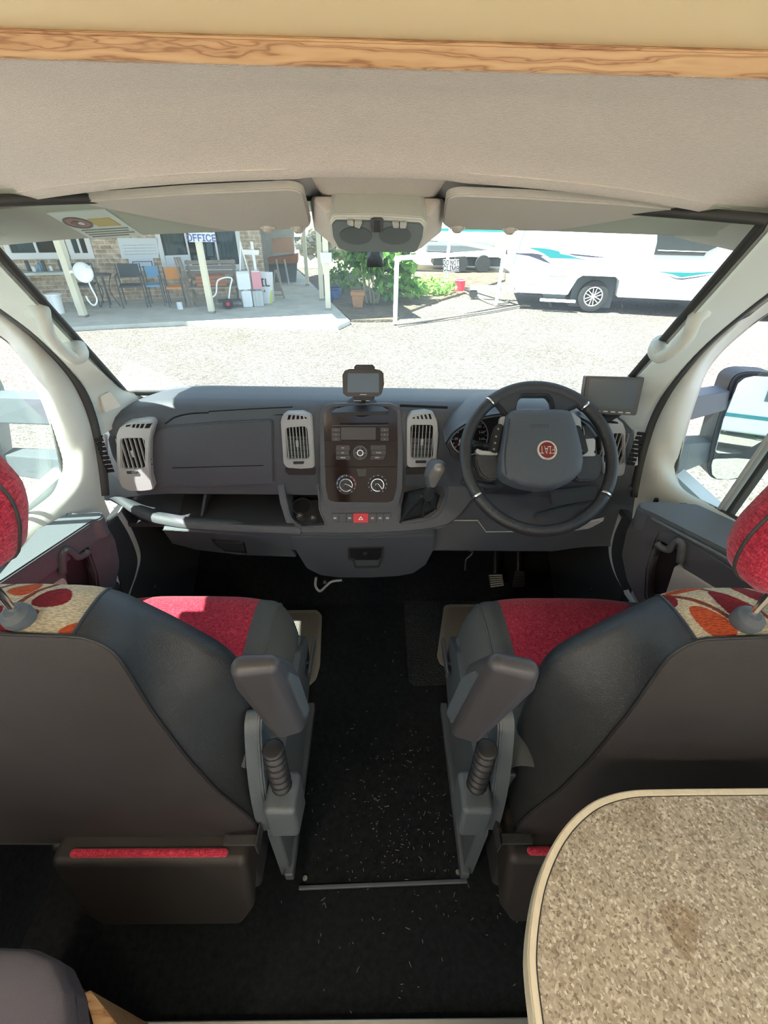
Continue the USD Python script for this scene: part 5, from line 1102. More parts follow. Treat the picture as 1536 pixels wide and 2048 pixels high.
for w, mull in ((big, (.335, .70)), (lw1, (.5,)), (lw2, (.5,))):
    fr = Polygon([(w[0] - .05, w[2] - .06), (w[1] + .05, w[2] - .06), (w[1] + .05, w[3] + .05), (w[0] - .05, w[3] + .05)]).difference(Polygon([(w[0] + .05, w[2] + .06), (w[1] - .05, w[2] + .06), (w[1] - .05, w[3] - .05), (w[0] + .05, w[3] - .05)]))
    m = ext2(fr, -.06, .03, .006); f = obj('window', trimesh.Trimesh(lift(m.vertices, HW), m.faces, process=False), 'white_paint', office)
    for t in mull: u = w[0] + (w[1] - w[0]) * t; m = ext2(Polygon([(u - .022, w[2]), (u + .022, w[2]), (u + .022, w[3]), (u - .022, w[3])]), -.05, .02, .004); obj('mullion', trimesh.Trimesh(lift(m.vertices, HW), m.faces, process=False), 'white_paint', f)
    edges = [w[0]] + [w[0] + (w[1] - w[0]) * t for t in mull] + [w[1]]
    for a, b in zip(edges, edges[1:]): m = ext2(Polygon([(a, w[2]), (b, w[2]), (b, w[3]), (a, w[3])]), -.035, -.03); obj('pane', trimesh.Trimesh(lift(m.vertices, HW), m.faces, process=False), 'house_glass', f)
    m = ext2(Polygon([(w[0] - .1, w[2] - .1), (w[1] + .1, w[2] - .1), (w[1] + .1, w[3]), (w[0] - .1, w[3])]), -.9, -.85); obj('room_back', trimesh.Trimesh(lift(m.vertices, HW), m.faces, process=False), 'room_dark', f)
    cs = [(0, .30)] if w is big else [(.0, .45)]
    for a, b in cs + ([(.74, 1.0)] if w is big else []): u0, u1 = w[0] + (w[1] - w[0]) * a, w[0] + (w[1] - w[0]) * b; P = [[lift(np.array([[u, v, -.16 + .03 * math.sin(u * 60)]]), HW)[0] for u in np.linspace(u0, u1, 30)] for v in (w[2], w[3])]; obj('curtain', shell(np.array(P), .004), 'curtain', f, True)
for a in [(395, 488, 410, 515), (412, 486, 425, 512), (428, 488, 441, 526), (386, 510, 396, 527), (400, 512, 408, 530), (420, 515, 432, 530)]:
    obj('paper_notice', slab([(a[0], a[1]), (a[2], a[1]), (a[2] + 2, a[3]), (a[0] + 3, a[3])], hw(-.10), -.004, .0), 'board_white', office)
obj('white_panel', slab([(330, 511), (380, 509), (384, 536), (335, 538)], hw(.03), 0, .02, .004), 'board_white', office)
nb = slab([(234, 476), (316, 476), (318, 516), (244, 518)], hw(.0), 0, .03, .005); b1 = thing('notice_board', 'large white notice board on the brick wall left of the big window', 'notice board', HP0 + (-4.2, -1.2, .3)); obj('board', nb, 'board_white', b1)
for k in range(4): obj('ruled_line', slab([(246 + k, 490 + 6 * k), (310 + k, 489 + 6 * k), (310 + k, 490 + 6 * k), (246 + k, 491.5 + 6 * k)], hw(.03), 0, .002), 'curtain', b1)
b2 = thing('notice_board', 'smaller white notice board hung below the large notice board', 'notice board', HP0 + (-4.2, -1.2, 0)); obj('board', slab([(257, 517), (306, 516), (310, 540), (262, 542)], hw(.0), 0, .045, .005), 'board_white', b2); obj('printed_frame', slab([(264, 523), (304, 522), (306, 534), (267, 535)], hw(.045), 0, .002, 0, 0, [[(266, 524.5), (302, 523.5), (304, 532.5), (269, 533.5)]]), 'sign_blue', b2)
rf = thing('verandah_roof', 'sheet metal verandah roof shading the office front', 'roof', HP0 + (0, 0, 1.7), kind='structure')
obj('roof_sheet', join(wall_box(-14, -.4, 1.95, 2.0, -.2, 2.8), wall_box(-.4, 1.45, 1.95, 2.0, -3.2, 3.3)), 'roof_sheet', rf)
obj('house_roof', wall_box(-14, -.1, 2.3, 2.4, -7, .1), 'roof_sheet', rf)

# verandah posts
def post(top, bot, w, lab, mt='cream_post', nm='verandah_post', base=SZ, zt_=1.95):
    b = at(*bot, z=base); t = thing(nm, lab, 'post', b, group=None); obj('shaft', box((b[0], b[1], (base + zt_) / 2), (w, w, zt_ - base)), mt, t); obj('base_shoe', box((b[0], b[1], base + .02), (w * 1.25, w * 1.25, .04)), 'steel', t); return b
p1 = post(None, (168, 634), .12, 'cream verandah post beside the white hose reel, leftmost of all')
post(None, (424, 626), .11, 'cream verandah post that carries the OFFICE sign'); post(None, (615, 571), .09, 'cream verandah post farthest back along the path'); post(None, (644, 600), .10, 'cream verandah post in the middle of the path side row'); post(None, (657, 619), .11, 'cream verandah post nearest the garden with a white notice')
st_ = thing('cross_stake', 'white stake with a small cross board in front of the brick wall', 'stake', at(522, 611, z=SZ)); q = at(522, 611, z=SZ); obj('stake', bar(q, at(503, 483, y=q[1]), .05, .05, (0, 1, 0)), 'white_paint', st_); cpl = plane(q + (0, -.03, 0), (0, -1, 0)); obj('cross_board', slab([(485, 499), (518, 500), (518, 510), (486, 509)], cpl, 0, .02, .004), 'white_paint', st_)
# OFFICE sign on the post
pp = at(424, 626, z=SZ); OPL = plane((pp[0], pp[1] - .07, 0), (0, -1, 0)); osn = thing('office_sign', 'white OFFICE sign fixed high on a verandah post', 'sign', at(403, 479, pl=OPL)); obj('board', slab([(377, 464), (428, 465), (429, 484), (379, 484)], OPL, 0, .02, .003), 'board_white', osn); obj('lettering', text_on('OFFICE', at(403, 475.5, pl=OPL), OPL, .115, .004, 0, True, .02), 'sign_blue', osn)
np_ = at(657, 619, z=SZ); nt = solo('post_notice', slab([(640, 505), (663, 505), (664, 526), (642, 526)], plane((np_[0], np_[1] - .07, 0), (0, -1, 0)), 0, .015, .003), 'board_white', 'small white notice fixed to the post nearest the garden', 'notice')

# things on the verandah, from left to right
def on_slab(px, py): return at(px, py, z=SZ)
t = thing('sink_table', 'grey bench table with clutter at the left end of the verandah', 'table', on_slab(108, 606)); c = on_slab(108, 612); HR = np.stack([HU, -HN, [0, 0, 1.0]], 1)
loc = lambda o, u, d, z: np.array(o) + HU * u + HN * d + (0, 0, z)
obj('table_top', box(loc(c, 0, 0, .66), (1.05, .5, .05), HR), 'concrete', t)
for a in (-.47, .47):
    for d in (-.2, .2): obj('leg', box(loc(c, a, d, .32), (.04, .04, .64), HR), 'concrete', t)
for k in range(9): u = -.4 + .1 * k; g = None if k in (1, 7) else solo('bench_jar', lathe([(0, 0), (.035, 0), (.035, .08 + .05 * (k % 3)), (.02, .1 + .05 * (k % 3)), (0, .1 + .05 * (k % 3))], loc(c, u, .05 * (k % 2), .686), 10), ('board_white', 'blue_plastic', 'dark_mesh')[k % 3], ('white', 'blue', 'dark')[k % 3] + ' jar, number ' + ('one', '', 'two', 'three', 'four', 'five', 'six', '', 'seven')[k] + ' from the left on the grey bench table', 'jar', 'jars on the verandah bench')
c = on_slab(119, 626); t = thing('white_bucket', 'white plastic bucket standing below the bench table', 'bucket', c); obj('body', lathe([(0, 0), (.10, 0), (.135, .36), (.125, .36), (.095, .02), (0, .02)], c, 24), 'pvc_white', t); obj('rim', lathe([(.128, .34), (.15, .34), (.15, .37), (.128, .37)], c, 24), 'pvc_white', t)
hp_ = plane((p1[0], p1[1] - .06, 0), (0, -1, 0)); hc2 = at(171, 544, pl=hp_); t = thing('hose_reel', 'round white hose reel on the leftmost post with a hanging hose', 'hose reel', hc2)
obj('case', lathe([(0, -.05), (.10, -.05), (.165, -.03), (.18, .02), (.165, .07), (.10, .10), (0, .11)], hc2 + (0, -.06, 0), 30, (0, -1, .05)), 'pvc_white', t, True); obj('slot', slab([(172, 532), (181, 531), (181, 535), (172, 536)], plane(hc2 + (0, -.175, 0), (0, -1, 0)), -.01, .004), 'concrete', t); obj('bracket', bar(hc2 + (-.3, 0, 0), hc2, .05, .05), 'pvc_white', t)
obj('hose', tube(spline([at(a, b, pl=plane((p1[0], p1[1] - .12, 0), (0, -1, 0))) for a, b in [(176, 560), (182, 575), (190, 590), (194, 600), (191, 609), (184, 609), (176, 600), (172, 592)]], 40), .016, 8), 'pvc_white', t, True)
def frame_chair(px, py, h, w, mt, lab, nm, seat=.42, dz=.0, armed=True, fm='dark_mesh'):
    c = on_slab(px, py); t = thing(nm, lab, 'chair', c)
    obj('backrest', box(loc(c, 0, -.22, seat + h * .62), (w * .86, .025, h * .62), HR), mt, t); obj('seat', box(loc(c, 0, 0, seat), (w * .9, .44, .03), HR), mt, t)
    for a in (-1, 1):
        obj('leg', tube([loc(c, a * w / 2, .22, 0), loc(c, a * w / 2, .20, seat + .2)], .013, 8), fm, t); obj('leg', tube([loc(c, a * w / 2, -.24, 0), loc(c, a * w / 2, -.22, seat + h * .95)], .013, 8), fm, t)
        if armed: obj('armrest', tube([loc(c, a * w / 2, -.23, seat + .21), loc(c, a * w / 2, .22, seat + .2)], .016, 8), fm, t)
    return t
frame_chair(183, 611, .42, .42, 'dark_mesh', 'dark mesh chair behind the hanging white hose', 'patio_chair'); frame_chair(274, 612, .42, .48, 'dark_mesh', 'dark wire armchair under the smaller notice board', 'patio_chair')
t = frame_chair(318, 610, .36, .30, 'blue_plastic', 'blue plastic chair left of the orange chair', 'plastic_chair', .42, armed=False); t = frame_chair(357, 610, .38, .34, 'orange_plastic', 'orange office chair on a dark base in front of the wall', 'office_chair', .38, armed=False)
c = on_slab(222, 613); t = thing('wire_table', 'dark wrought iron table between the two dark chairs', 'table', c); obj('table_top', lathe([(0, .62), (.20, .62), (.20, .64), (0, .64)], c, 24), 'dark_mesh', t)
for k in range(4): a = k * 1.57 + .4; obj('leg', tube(spline([c + (.19 * math.cos(a), .19 * math.sin(a), 0), c + (.07 * math.cos(a), .07 * math.sin(a), .32), c + (.17 * math.cos(a), .17 * math.sin(a), .62)], 12), .012, 8), 'dark_mesh', t)
c = on_slab(361, 618); t = thing('paint_tin', 'small white tin on the concrete before the orange chair', 'tin', c); obj('body', lathe([(0, 0), (.06, 0), (.06, .15), (0, .15)], c, 16), 'board_white', t); obj('lid', lathe([(0, .15), (.063, .15), (.063, .16), (0, .165)], c, 16), 'steel', t)
c = on_slab(388, 612); t = thing('folding_easel', 'folded dark easel leaning right of the orange chair', 'easel', c)
for k in range(3): obj('easel_leg', bar(loc(c, -.10 + .09 * k, .1, 0), loc(c, -.20 + .05 * k, -.2, .95), .035, .03), 'timber_grey', t)
c = on_slab(436, 611); t = thing('garden_bench', 'weathered slatted wooden garden bench below the big window', 'bench', c)
for k in range(4): obj('seat_slat', box(loc(c, 0, -.18 + .11 * k, .40), (1.08, .085, .025), HR), 'timber_grey', t)
for k in range(4): obj('back_slat', box(loc(c, 0, -.30 - .02 * k, .52 + .105 * k), (1.08, .022, .075), HR), 'timber_grey', t)
for a in (-.48, .48):
    obj('side_frame', join(bar(loc(c, a, .2, 0), loc(c, a, .2, .58), .05, .05), bar(loc(c, a, -.27, 0), loc(c, a, -.38, .88), .05, .05), bar(loc(c, a, -.3, .57), loc(c, a, .22, .57), .05, .04)), 'timber_grey', t)
obj_c = loc(c, -.05, .0, .415); t = thing('wooden_crate', 'reddish wooden crate lying on the garden bench', 'crate', obj_c)
for k in range(3): obj('plank', box(obj_c + (0, 0, .04 + .07 * k) + HN * .16, (.62, .02, .062), HR), 'timber_red', t); obj('plank', box(obj_c + (0, 0, .04 + .07 * k) - HN * .16, (.62, .02, .062), HR), 'timber_red', t)
obj('base_board', box(obj_c + (0, 0, .008), (.60, .30, .015), HR), 'timber_red', t)
c = on_slab(457, 616); t = thing('hand_cart', 'small hand cart with white tube handle and red-hubbed wheel', 'cart', c)
obj('handle', tube(spline([loc(c, 0, .1, .08), loc(c, .10, 0, .40), loc(c, .16, 0, .60), loc(c, -.12, 0, .56), loc(c, -.22, .05, .30), loc(c, -.42, .1, .20)], 40), .018, 8), 'pvc_white', t, True)
w_ = lathe([(0, -.03), (.05, -.03), (.105, -.028), (.11, 0), (.105, .028), (.05, .03), (0, .03)], loc(c, .0, .12, .11), 24, HN); obj('wheel', w_, 'tyre', t); obj('hub', lathe([(0, 0), (.04, 0), (.035, .01), (0, .01)], loc(c, 0, .15, .11), 16, HN), 'can_red', t); obj('axle', bar(loc(c, -.25, .05, .11), loc(c, .3, .05, .11), .02, .02), 'steel', t); obj('deck', box(loc(c, .05, -.08, .13), (.50, .34, .03), HR), 'dark_mesh', t)
for k, (u, d, z, sz, mt, lab) in enumerate([(0, 0, 0, (.22, .2, .34), 'board_white', 'white plastic jerrycan at the bottom of the stack by the stake'), (.24, .0, 0, (.22, .2, .33), 'curtain', 'pale grey jerrycan at the bottom right of the stack by the stake'), (-.02, .0, .36, (.28, .22, .34), 'board_white', 'white plastic tub on top of the jerrycan stack'), (.26, -.02, .36, (.20, .2, .34), 'pink_card', 'pink and white carton on top of the jerrycan stack')]):
    c = on_slab(496, 613); o_ = loc(c, u, d, z); t = thing('jerrycan' if k < 2 else 'storage_tub' if k == 2 else 'carton', lab, 'container', o_); obj('body', rbox(o_ + (0, 0, sz[2] / 2), sz, .03 if k < 3 else .005, HR), mt, t); obj('cap' if k < 2 else 'lid', box(o_ + (0, 0, sz[2] + .008), (.08, .08, .03) if k < 2 else (sz[0] * .9, sz[1] * .9, .02), HR), 'blue_plastic' if k == 1 else 'board_white', t)
c = on_slab(500, 613); o_ = loc(c, 0, -.25, 0); t = thing('easel_frame', 'white A-shaped frame standing behind the jerrycans', 'frame', o_); obj('frame', join(bar(loc(o_, -.2, 0, 0), loc(o_, .0, -.05, 1.25), .03, .03), bar(loc(o_, .2, 0, 0), loc(o_, .0, -.05, 1.25), .03, .03), bar(loc(o_, -.1, 0, .6), loc(o_, .1, 0, .6), .03, .03)), 'pvc_white', t)
SB = plane(on_slab(530, 609) + (0, .02, 0), (.12, -1, .10)); t = thing('oil_sign', 'white and lime sandwich board reading OIL by the office corner', 'sign board', on_slab(530, 609)); obj('panel', slab([(507, 543), (545, 544), (545, 607), (513, 609)], SB, -.02, 0, .004), 'board_white', t); obj('lime_edge', slab([(541, 582), (545, 580), (545, 607), (540, 608)], SB, 0, .004), 'lime', t)
obj('lettering', text_on('OIL', at(523, 565, pl=SB), SB, .155, .004, 0, True, .0), 'sign_ink', t); obj('small_mark', text_on('A', at(529, 582, pl=SB), SB, .055, .004, 0, True, .0), 'sign_ink', t); obj('back_panel', slab([(507, 543), (545, 544), (549, 603), (518, 604)], (SB[0] + np.array([0, .30, 0]), SB[1]), -.02, 0), 'board_white', t)
c = on_slab(556, 597); t = thing('step_stool', 'small pale folding step stool beside the sandwich board', 'stool', c); obj('frame', join(bar(c + (-.14, 0, 0), c + (-.02, .1, .62), .03, .03), bar(c + (.16, 0, 0), c + (.0, .1, .62), .03, .03), bar(c + (-.08, 0, .25), c + (.1, 0, .25), .03, .16), bar(c + (-.12, 0, .08), c + (.13, 0, .08), .03, .03)), 'timber_grey', t)

# the sheltered corner behind the office: notice cabinet, drop-leaf counter, glass screen
sc = thing('shelter_counter', 'brown counter and notice cabinet in the shaded passage past the office corner', 'counter', (-2.9, 14.6, SZ))
CPl = plane((-2.9, 14.6, 0), (.1, -1, 0))
obj('cabinet', slab([(543, 478), (585, 474), (588, 505), (545, 505)], CPl, -.1, .05, .01), 'notice_brown', sc); obj('counter_top', slab([(536, 516), (596, 508), (596, 524), (540, 527)], CPl, -.3, .25, .01), 'timber_red', sc); obj('counter_front', slab([(537, 527), (594, 526), (592, 565), (540, 566)], CPl, -.25, .0, .01), 'room_dark', sc)
for a, b in ((560, 590), (576, 590)): obj('screen_bar', bar(at(a - 3, 516, pl=CPl) + (0, -.35, 0), at(a + 8, 575, pl=CPl) + (0, -.35, 0), .04, .04, (0, 1, 0)), 'curtain', sc)
obj('back_wall', slab([(500, 380), (586, 380), (590, 560), (500, 560)], plane((-3.4, 15.4, 0), (.1, -1, 0)), -.1, 0), 'concrete', sc)
# pale shed and shrub with sun glare put into its leaf colour behind the path
t = thing('white_shed', 'white shed with two dark windows behind the pale shrub', 'shed', (-2.2, 24, GZ)); SHp = plane((-2.2, 24, 0), (.05, -1, 0)); obj('wall', slab([(585, 380), (665, 382), (665, 522), (590, 520)], SHp, -2, 0), 'white_paint', t)
for q in ([(588, 474), (606, 473), (606, 487), (590, 487)], [(610, 473), (628, 473), (627, 485), (611, 487)]): obj('window_pane', slab(q, SHp, -.01, .02), 'glass_dark', t)

def leaf_mesh(n, L, w):
    """n simple folded leaves as one template list."""
    v = np.array([(0, 0, 0), (-w, .45 * L, .05 * L), (0, .5 * L, -.02 * L), (w, .45 * L, .05 * L), (0, L, -.10 * L)]); f = np.array([(0, 2, 1), (0, 3, 2), (1, 2, 4), (2, 3, 4)]); return v, f
def rand_rot(r, droop=.6):
    yaw = r.uniform(0, 6.283); pit = r.normal(-droop, .5); roll = r.normal(0, .4)
    return trimesh.transformations.euler_matrix(pit, roll, yaw)[:3, :3]
def bush(name, lab, cat, base, blobs, n_part, n_stuff, L, mats, stems, seed, w=.35):
    r = np.random.default_rng(seed); t = thing(name, lab, cat, base); base = np.array(base); v, f = leaf_mesh(1, L, L * w); tot = sum(b[3] ** 2 * b[4] for b in blobs); P = []
    for b in blobs:
        k = int((n_part + n_stuff) * b[3] ** 2 * b[4] / tot); d = r.normal(size=(k, 3)); d /= np.linalg.norm(d, axis=1, keepdims=True); P.append(base + np.array(b[:3]) + d * np.array([b[3], b[3], b[4]]) * (r.uniform(.55, 1.0, (k, 1))))
    P = np.vstack(P); P = P[P[:, 2] > base[2] + .03]; o = np.argsort(np.linalg.norm(P - C, axis=1)); P = P[o]; stuff = {m: [] for m in mats}
    for k, p in enumerate(P):
        s = r.uniform(.7, 1.25); vv = (v * s) @ rand_rot(r).T + p; m = mats[r.integers(len(mats))]
        if k < n_part: obj('leaf', trimesh.Trimesh(vv, f, process=False), m, t, False)
        else: stuff[m].append(vv)
    for m, q in stuff.items():
        if q: obj('foliage', trimesh.Trimesh(np.vstack(q), np.vstack([f + 5 * i for i in range(len(q))]), process=False), m, t, False, kind='stuff')
    for s_ in stems: obj('stem', tube(spline([base + np.array(q) for q in s_], 14), np.linspace(.022, .010, 14), 7), 'bark', t, True)
    return t
bb = at(742, 606, z=GZ + .03)
bush('leafy_bush', 'big bright green leafy bush behind the terracotta pot', 'bush', bb, [(.05, .1, 1.15, .60, .55), (-.35, 0, 1.35, .35, .45), (.55, .1, .95, .50, .50), (.75, .2, .55, .40, .40), (.2, .2, 1.75, .55, .4), (.30, -.2, .45, .35, .3), (-.1, .3, 1.9, .5, .4)], 290, 900, .24, ['leaf_green', 'leaf_light', 'leaf_green', 'leaf_dark'],
     [[(0, 0, 0), (-.05, -.1, .5), (-.02, -.2, 1.0)], [(.08, 0, 0), (.05, -.15, .5), (.15, -.2, .95)], [(.15, 0, 0), (.25, -.1, .4), (.3, -.2, .8)], [(-.1, 0, 0), (-.2, -.1, .6), (-.25, -.1, 1.2)]], 3)
b3 = at(690, 585, z=GZ + .03); bush('low_shrub', 'low olive green shrub left of the big leafy bush', 'shrub', b3, [(-.2, 0, .3, .40, .3), (.2, .2, .45, .45, .4), (-.1, .5, .8, .35, .35)], 120, 400, .13, ['leaf_dark', 'leaf_green'], [], 5)
b4 = at(640, 553, z=GZ); bush('overexposed_shrub', 'shrub behind the verandah posts with overexposed sunlight painted into its pale leaves', 'shrub', b4, [(-.1, 0, .9, .55, .35), (.5, .2, .9, .6, .35), (.1, .3, 1.2, .5, .3), (.9, .2, .75, .4, .3)], 100, 500, .22, ['leaf_pale'], [[(0, 0, 0), (.05, 0, .4), (.1, 0, .8)]], 9, .6)
b5 = at(805, 596, z=GZ + .02); bush('ground_creeper', 'straggly green creeper at the right edge of the garden bed', 'shrub', b5, [(.2, .2, .25, .45, .22), (.9, .8, .2, .6, .2), (-.3, .0, .2, .35, .2)], 80, 350, .14, ['leaf_light', 'leaf_green'], [], 11)
c = at(716, 613, z=GZ + .03); t = thing('terracotta_pot', 'terracotta pot with square rim in front of the leafy bush', 'pot', c); obj('body', loft([[c + np.array([s * math.cos(a), s * math.sin(a), z]) for a in np.linspace(.785, .785 + 6.283, 4, endpoint=False)] for s, z in ((.15, 0), (.20, .27), (.20, .27), (.16, .25))]), 'terracotta', t, False); obj('rim', loft([[c + np.array([s * math.cos(a), s * math.sin(a), z]) for a in np.linspace(.785, .785 + 6.283, 4, endpoint=False)] for s, z in ((.205, .26), (.225, .26), (.225, .33), (.19, .33))]), 'terracotta', t, False); obj('soil', box(c + (0, 0, .29), (.25, .25, .02)), 'soil', t)
c = at(669, 598, z=GZ + .03); t = thing('blue_pot', 'round blue glazed pot beside the posts', 'pot', c); obj('body', lathe([(0, 0), (.12, 0), (.17, .10), (.18, .20), (.16, .24), (.13, .2), (0, .18)], c, 24), 'blue_glaze', t, True); obj('rim', lathe([(.16, .235), (.19, .235), (.19, .265), (.16, .265)], c, 24), 'blue_glaze', t)

# pipe barrier, warning sign, tin
pb = thing('pipe_barrier', 'white bent pipe barrier rail standing in the gravel', 'barrier', at(790, 648, z=GZ)); A0, A1, A2 = at(790, 648, z=GZ), at(992, 611, z=GZ), at(890, 580, z=GZ); zr = .45
obj('rail', tube(spline([A0, A0 + (0, 0, .6), (A0[0], A0[1], zr - .10), (A0[0] + .02, A0[1] + .02, zr - .03), A0 * (1, 1, 0) + (.09, .07, zr), A0 * .5 * (1, 1, 0) + A1 * .5 * (1, 1, 0) + (0, 0, zr - .02), (A1[0], A1[1], zr - .03)], 70), .045, 12), 'pvc_white', pb, True)
obj('corner_leg', tube([A1, (A1[0], A1[1], zr)], .045, 12), 'pvc_white', pb, True); obj('back_rail', tube([(A1[0], A1[1], zr - .02), (A2[0], A2[1], zr)], .045, 12), 'pvc_white', pb, True); obj('back_leg', tube([A2, (A2[0], A2[1], zr + .3)], .045, 12), 'pvc_white', pb, True)
NS = plane((A2[0], A2[1] - .06, 0), (0, -1, 0)); ns = thing('climb_sign', 'small white DO NOT CLIMB sign on the back leg of the pipe barrier', 'sign', at(902, 530, pl=NS)); obj('board', slab([(886, 518), (918, 518), (918, 543), (886, 543)], NS, 0, .015, .002), 'board_white', ns)
obj('lettering', join(text_on('DO NOT', at(902, 525, pl=NS), NS, .115, .004, 0, True, .015, .72), text_on('CLIMB', at(902, 536.5, pl=NS), NS, .125, .004, 0, True, .015, .82)), 'sign_ink', ns)
c = at(918, 583, z=GZ); t = thing('red_tin', 'red drum standing on the gravel by the pipe barrier', 'drum', c); obj('body', lathe([(0, 0), (.15, 0), (.15, .29), (0, .29)], c, 24), 'can_red', t); obj('rim', lathe([(.14, .285), (.157, .285), (.157, .305), (.14, .305)], c, 24), 'pvc_white', t)
solo('ground_rope', tube(spline([at(a, b, z=GZ + .03) for a, b in [(795, 649), (860, 640), (930, 630), (985, 622), (1040, 612), (1060, 612)]], 40), .022, 7), 'timber_grey', 'thin grey rope lying along the gravel below the barrier', 'rope', smooth=True)
solo('ground_chain', tube(spline([at(a, b, z=GZ + .02) for a, b in [(920, 580), (950, 592), (990, 608), (1025, 600)]], 30), .018, 7), 'timber_grey', 'grey cable running from the red drum to the barrier corner', 'cable', smooth=True)

# the caravan
cb0, cb1 = at(1018, 588, z=-.30), at(1380, 603, z=-.30); cu = (cb1 - cb0); cu[2] = 0; cu /= np.linalg.norm(cu); cb0 = np.array([3.12, 11.75, 0]); cu = np.array([.985, -.17, 0]); cu /= np.linalg.norm(cu); cn = np.array([cu[1], -cu[0], 0]); cn = cn if cn[1] < 0 else -cn
CV = plane(cb0, cn); cv = thing('caravan', 'white caravan with teal lightning graphics parked at the right', 'caravan', cb0 + cu * 3 + (0, 0, GZ))
def cvp(u, z, d=0.0): return cb0 + cu * u + (0, 0, z) + cn * d
wc = at(1187, 594, pl=CV); wu = float(np.dot(wc - cb0, cu)); wc = cvp(wu, GZ + .335)
out = [cvp(.18, -.40), cvp(-.02, .25), cvp(.15, 1.0), cvp(.35, 1.85), cvp(7.2, 1.85), cvp(7.4, -.40), cvp(wu + .52, -.40), cvp(wu + .46, -.05), cvp(wu + .36, .02), cvp(wu - .36, .02), cvp(wu - .46, -.05), cvp(wu - .58, -.40)]
obj('body_shell', slab3(out, CV, -2.2, 0, .03, .04), 'caravan_white', cv); obj('front_trim', tube([cvp(.18, -.40, .01), cvp(-.02, .25, .01), cvp(.15, 1.0, .01), cvp(.35, 1.85, .01)], .016, 8), 'caravan_grey', cv)
obj('chassis', join(bar(cvp(.4, -.44, -.5), cvp(7.2, -.44, -.5), .1, .12), bar(cvp(.4, -.44, -1.7), cvp(7.2, -.44, -1.7), .1, .12), box(cvp(wu, -.44, -1.1), (.1, 2.0, .1))), 'dark_mesh', cv)
wz = lathe([(0, -.10), (.20, -.10), (.27, -.105), (.325, -.09), (.335, 0), (.325, .09), (.27, .105), (.21, .10), (.205, .06), (0, .05)], wc - cn * .13, 40, cn); wl = obj('wheel', wz, 'tyre', cv)
obj('wheel_rim', lathe([(.185, .0), (.212, .0), (.215, .012), (.205, .02), (.19, .02)], wc - cn * .045, 40, cn), 'alloy', wl); obj('hub', lathe([(0, 0), (.05, 0), (.04, .02), (0, .025)], wc - cn * .06, 20, cn), 'alloy', wl)
for k in range(6):
    a = k * math.pi / 3 + .5; d_ = cu * math.cos(a) + np.array([0, 0, math.sin(a)]); e_ = np.cross(cn, d_); o_ = wc - cn * .05
    for s in (-1, 1): obj('spoke', bar(o_ + d_ * .03 + e_ * s * .018, o_ + d_ * .20 + e_ * s * .042, .022, .02, cn), 'alloy', wl)
obj('wheel_arch', slab3([cvp(wu - .66, -.34), cvp(wu - .50, .10), cvp(wu - .40, .13), cvp(wu + .40, .13), cvp(wu + .52, .08), cvp(wu + .62, -.34), cvp(wu + .53, -.34), cvp(wu + .46, -.05), cvp(wu + .36, .02), cvp(wu - .36, .02), cvp(wu - .46, -.05), cvp(wu - .58, -.34)], CV, 0, .04, .01), 'caravan_white', cv)
obj('wheel_well', box(wc - cn * .6 + (0, 0, .1), (.95, .8, .7), np.stack([cu, -cn, [0, 0, 1.0]], 1)), 'dark_mesh', cv)
Zc = zm(1000, 460, 240, 1536)
def decal(name, z, mt, h=.004): obj(name, slab(z, CV, -.002, h), mt, cv)
decal('teal_bolt', Zc((370, 228), (430, 226), (560, 234), (660, 250), (760, 275), (770, 305), (900, 328), (1000, 360), (1120, 385), (960, 366), (640, 356), (560, 300), (480, 262)), 'teal_vinyl')
decal('grey_swoosh', Zc((170, 300), (360, 296), (480, 305), (560, 330), (520, 340), (560, 365), (650, 430), (570, 405), (480, 370), (370, 330)), 'grey_vinyl'); decal('grey_swoosh', Zc((870, 303), (920, 305), (1180, 330), (1360, 352), (1170, 346), (960, 326)), 'grey_vinyl')
Zd = zm(1220, 460, 280, 1536)
decal('teal_bolt', Zd((510, 455), (640, 462), (740, 466), (900, 468), (1190, 456), (1000, 485), (780, 518), (700, 490), (600, 468)), 'teal_vinyl'); decal('grey_swoosh', Zd((620, 495), (720, 528), (790, 532), (950, 512), (1150, 482), (960, 520), (790, 545), (720, 538)), 'grey_vinyl', .003)
def fitting(name, z, mt, h=.02, hole=None): return obj(name, slab(z, CV, 0, h, .006, .01, [hole] if hole else []), mt, cv)
wd = fitting('side_window', Zd((515, 130), (520, -60), (1180, -50), (1180, 180), (1050, 240), (1030, 282), (480, 268)), 'glass_dark', .03); obj('window_rail', slab(Zd((520, 215), (1080, 235), (1075, 245), (520, 228)), CV, .03, .036), 'caravan_grey', wd)
fitting('access_hatch', Zc((320, 482), (560, 480), (555, 690), (318, 690)), 'caravan_white', .012, Zc((350, 505), (500, 503), (496, 665), (350, 665))); fitting('access_hatch', Zc((590, 590), (860, 590), (860, 770), (590, 765)), 'caravan_white', .014); fitting('hatch_awning', Zc((610, 555), (870, 560), (868, 585), (610, 580)), 'caravan_white', .05)
fitting('vent_grille', Zd((85, 500), (215, 502), (190, 560), (88, 555)), 'caravan_grey', .01); fitting('marker_lamp', Zc((155, 400), (195, 400), (195, 412), (155, 412)), 'caravan_grey', .015)
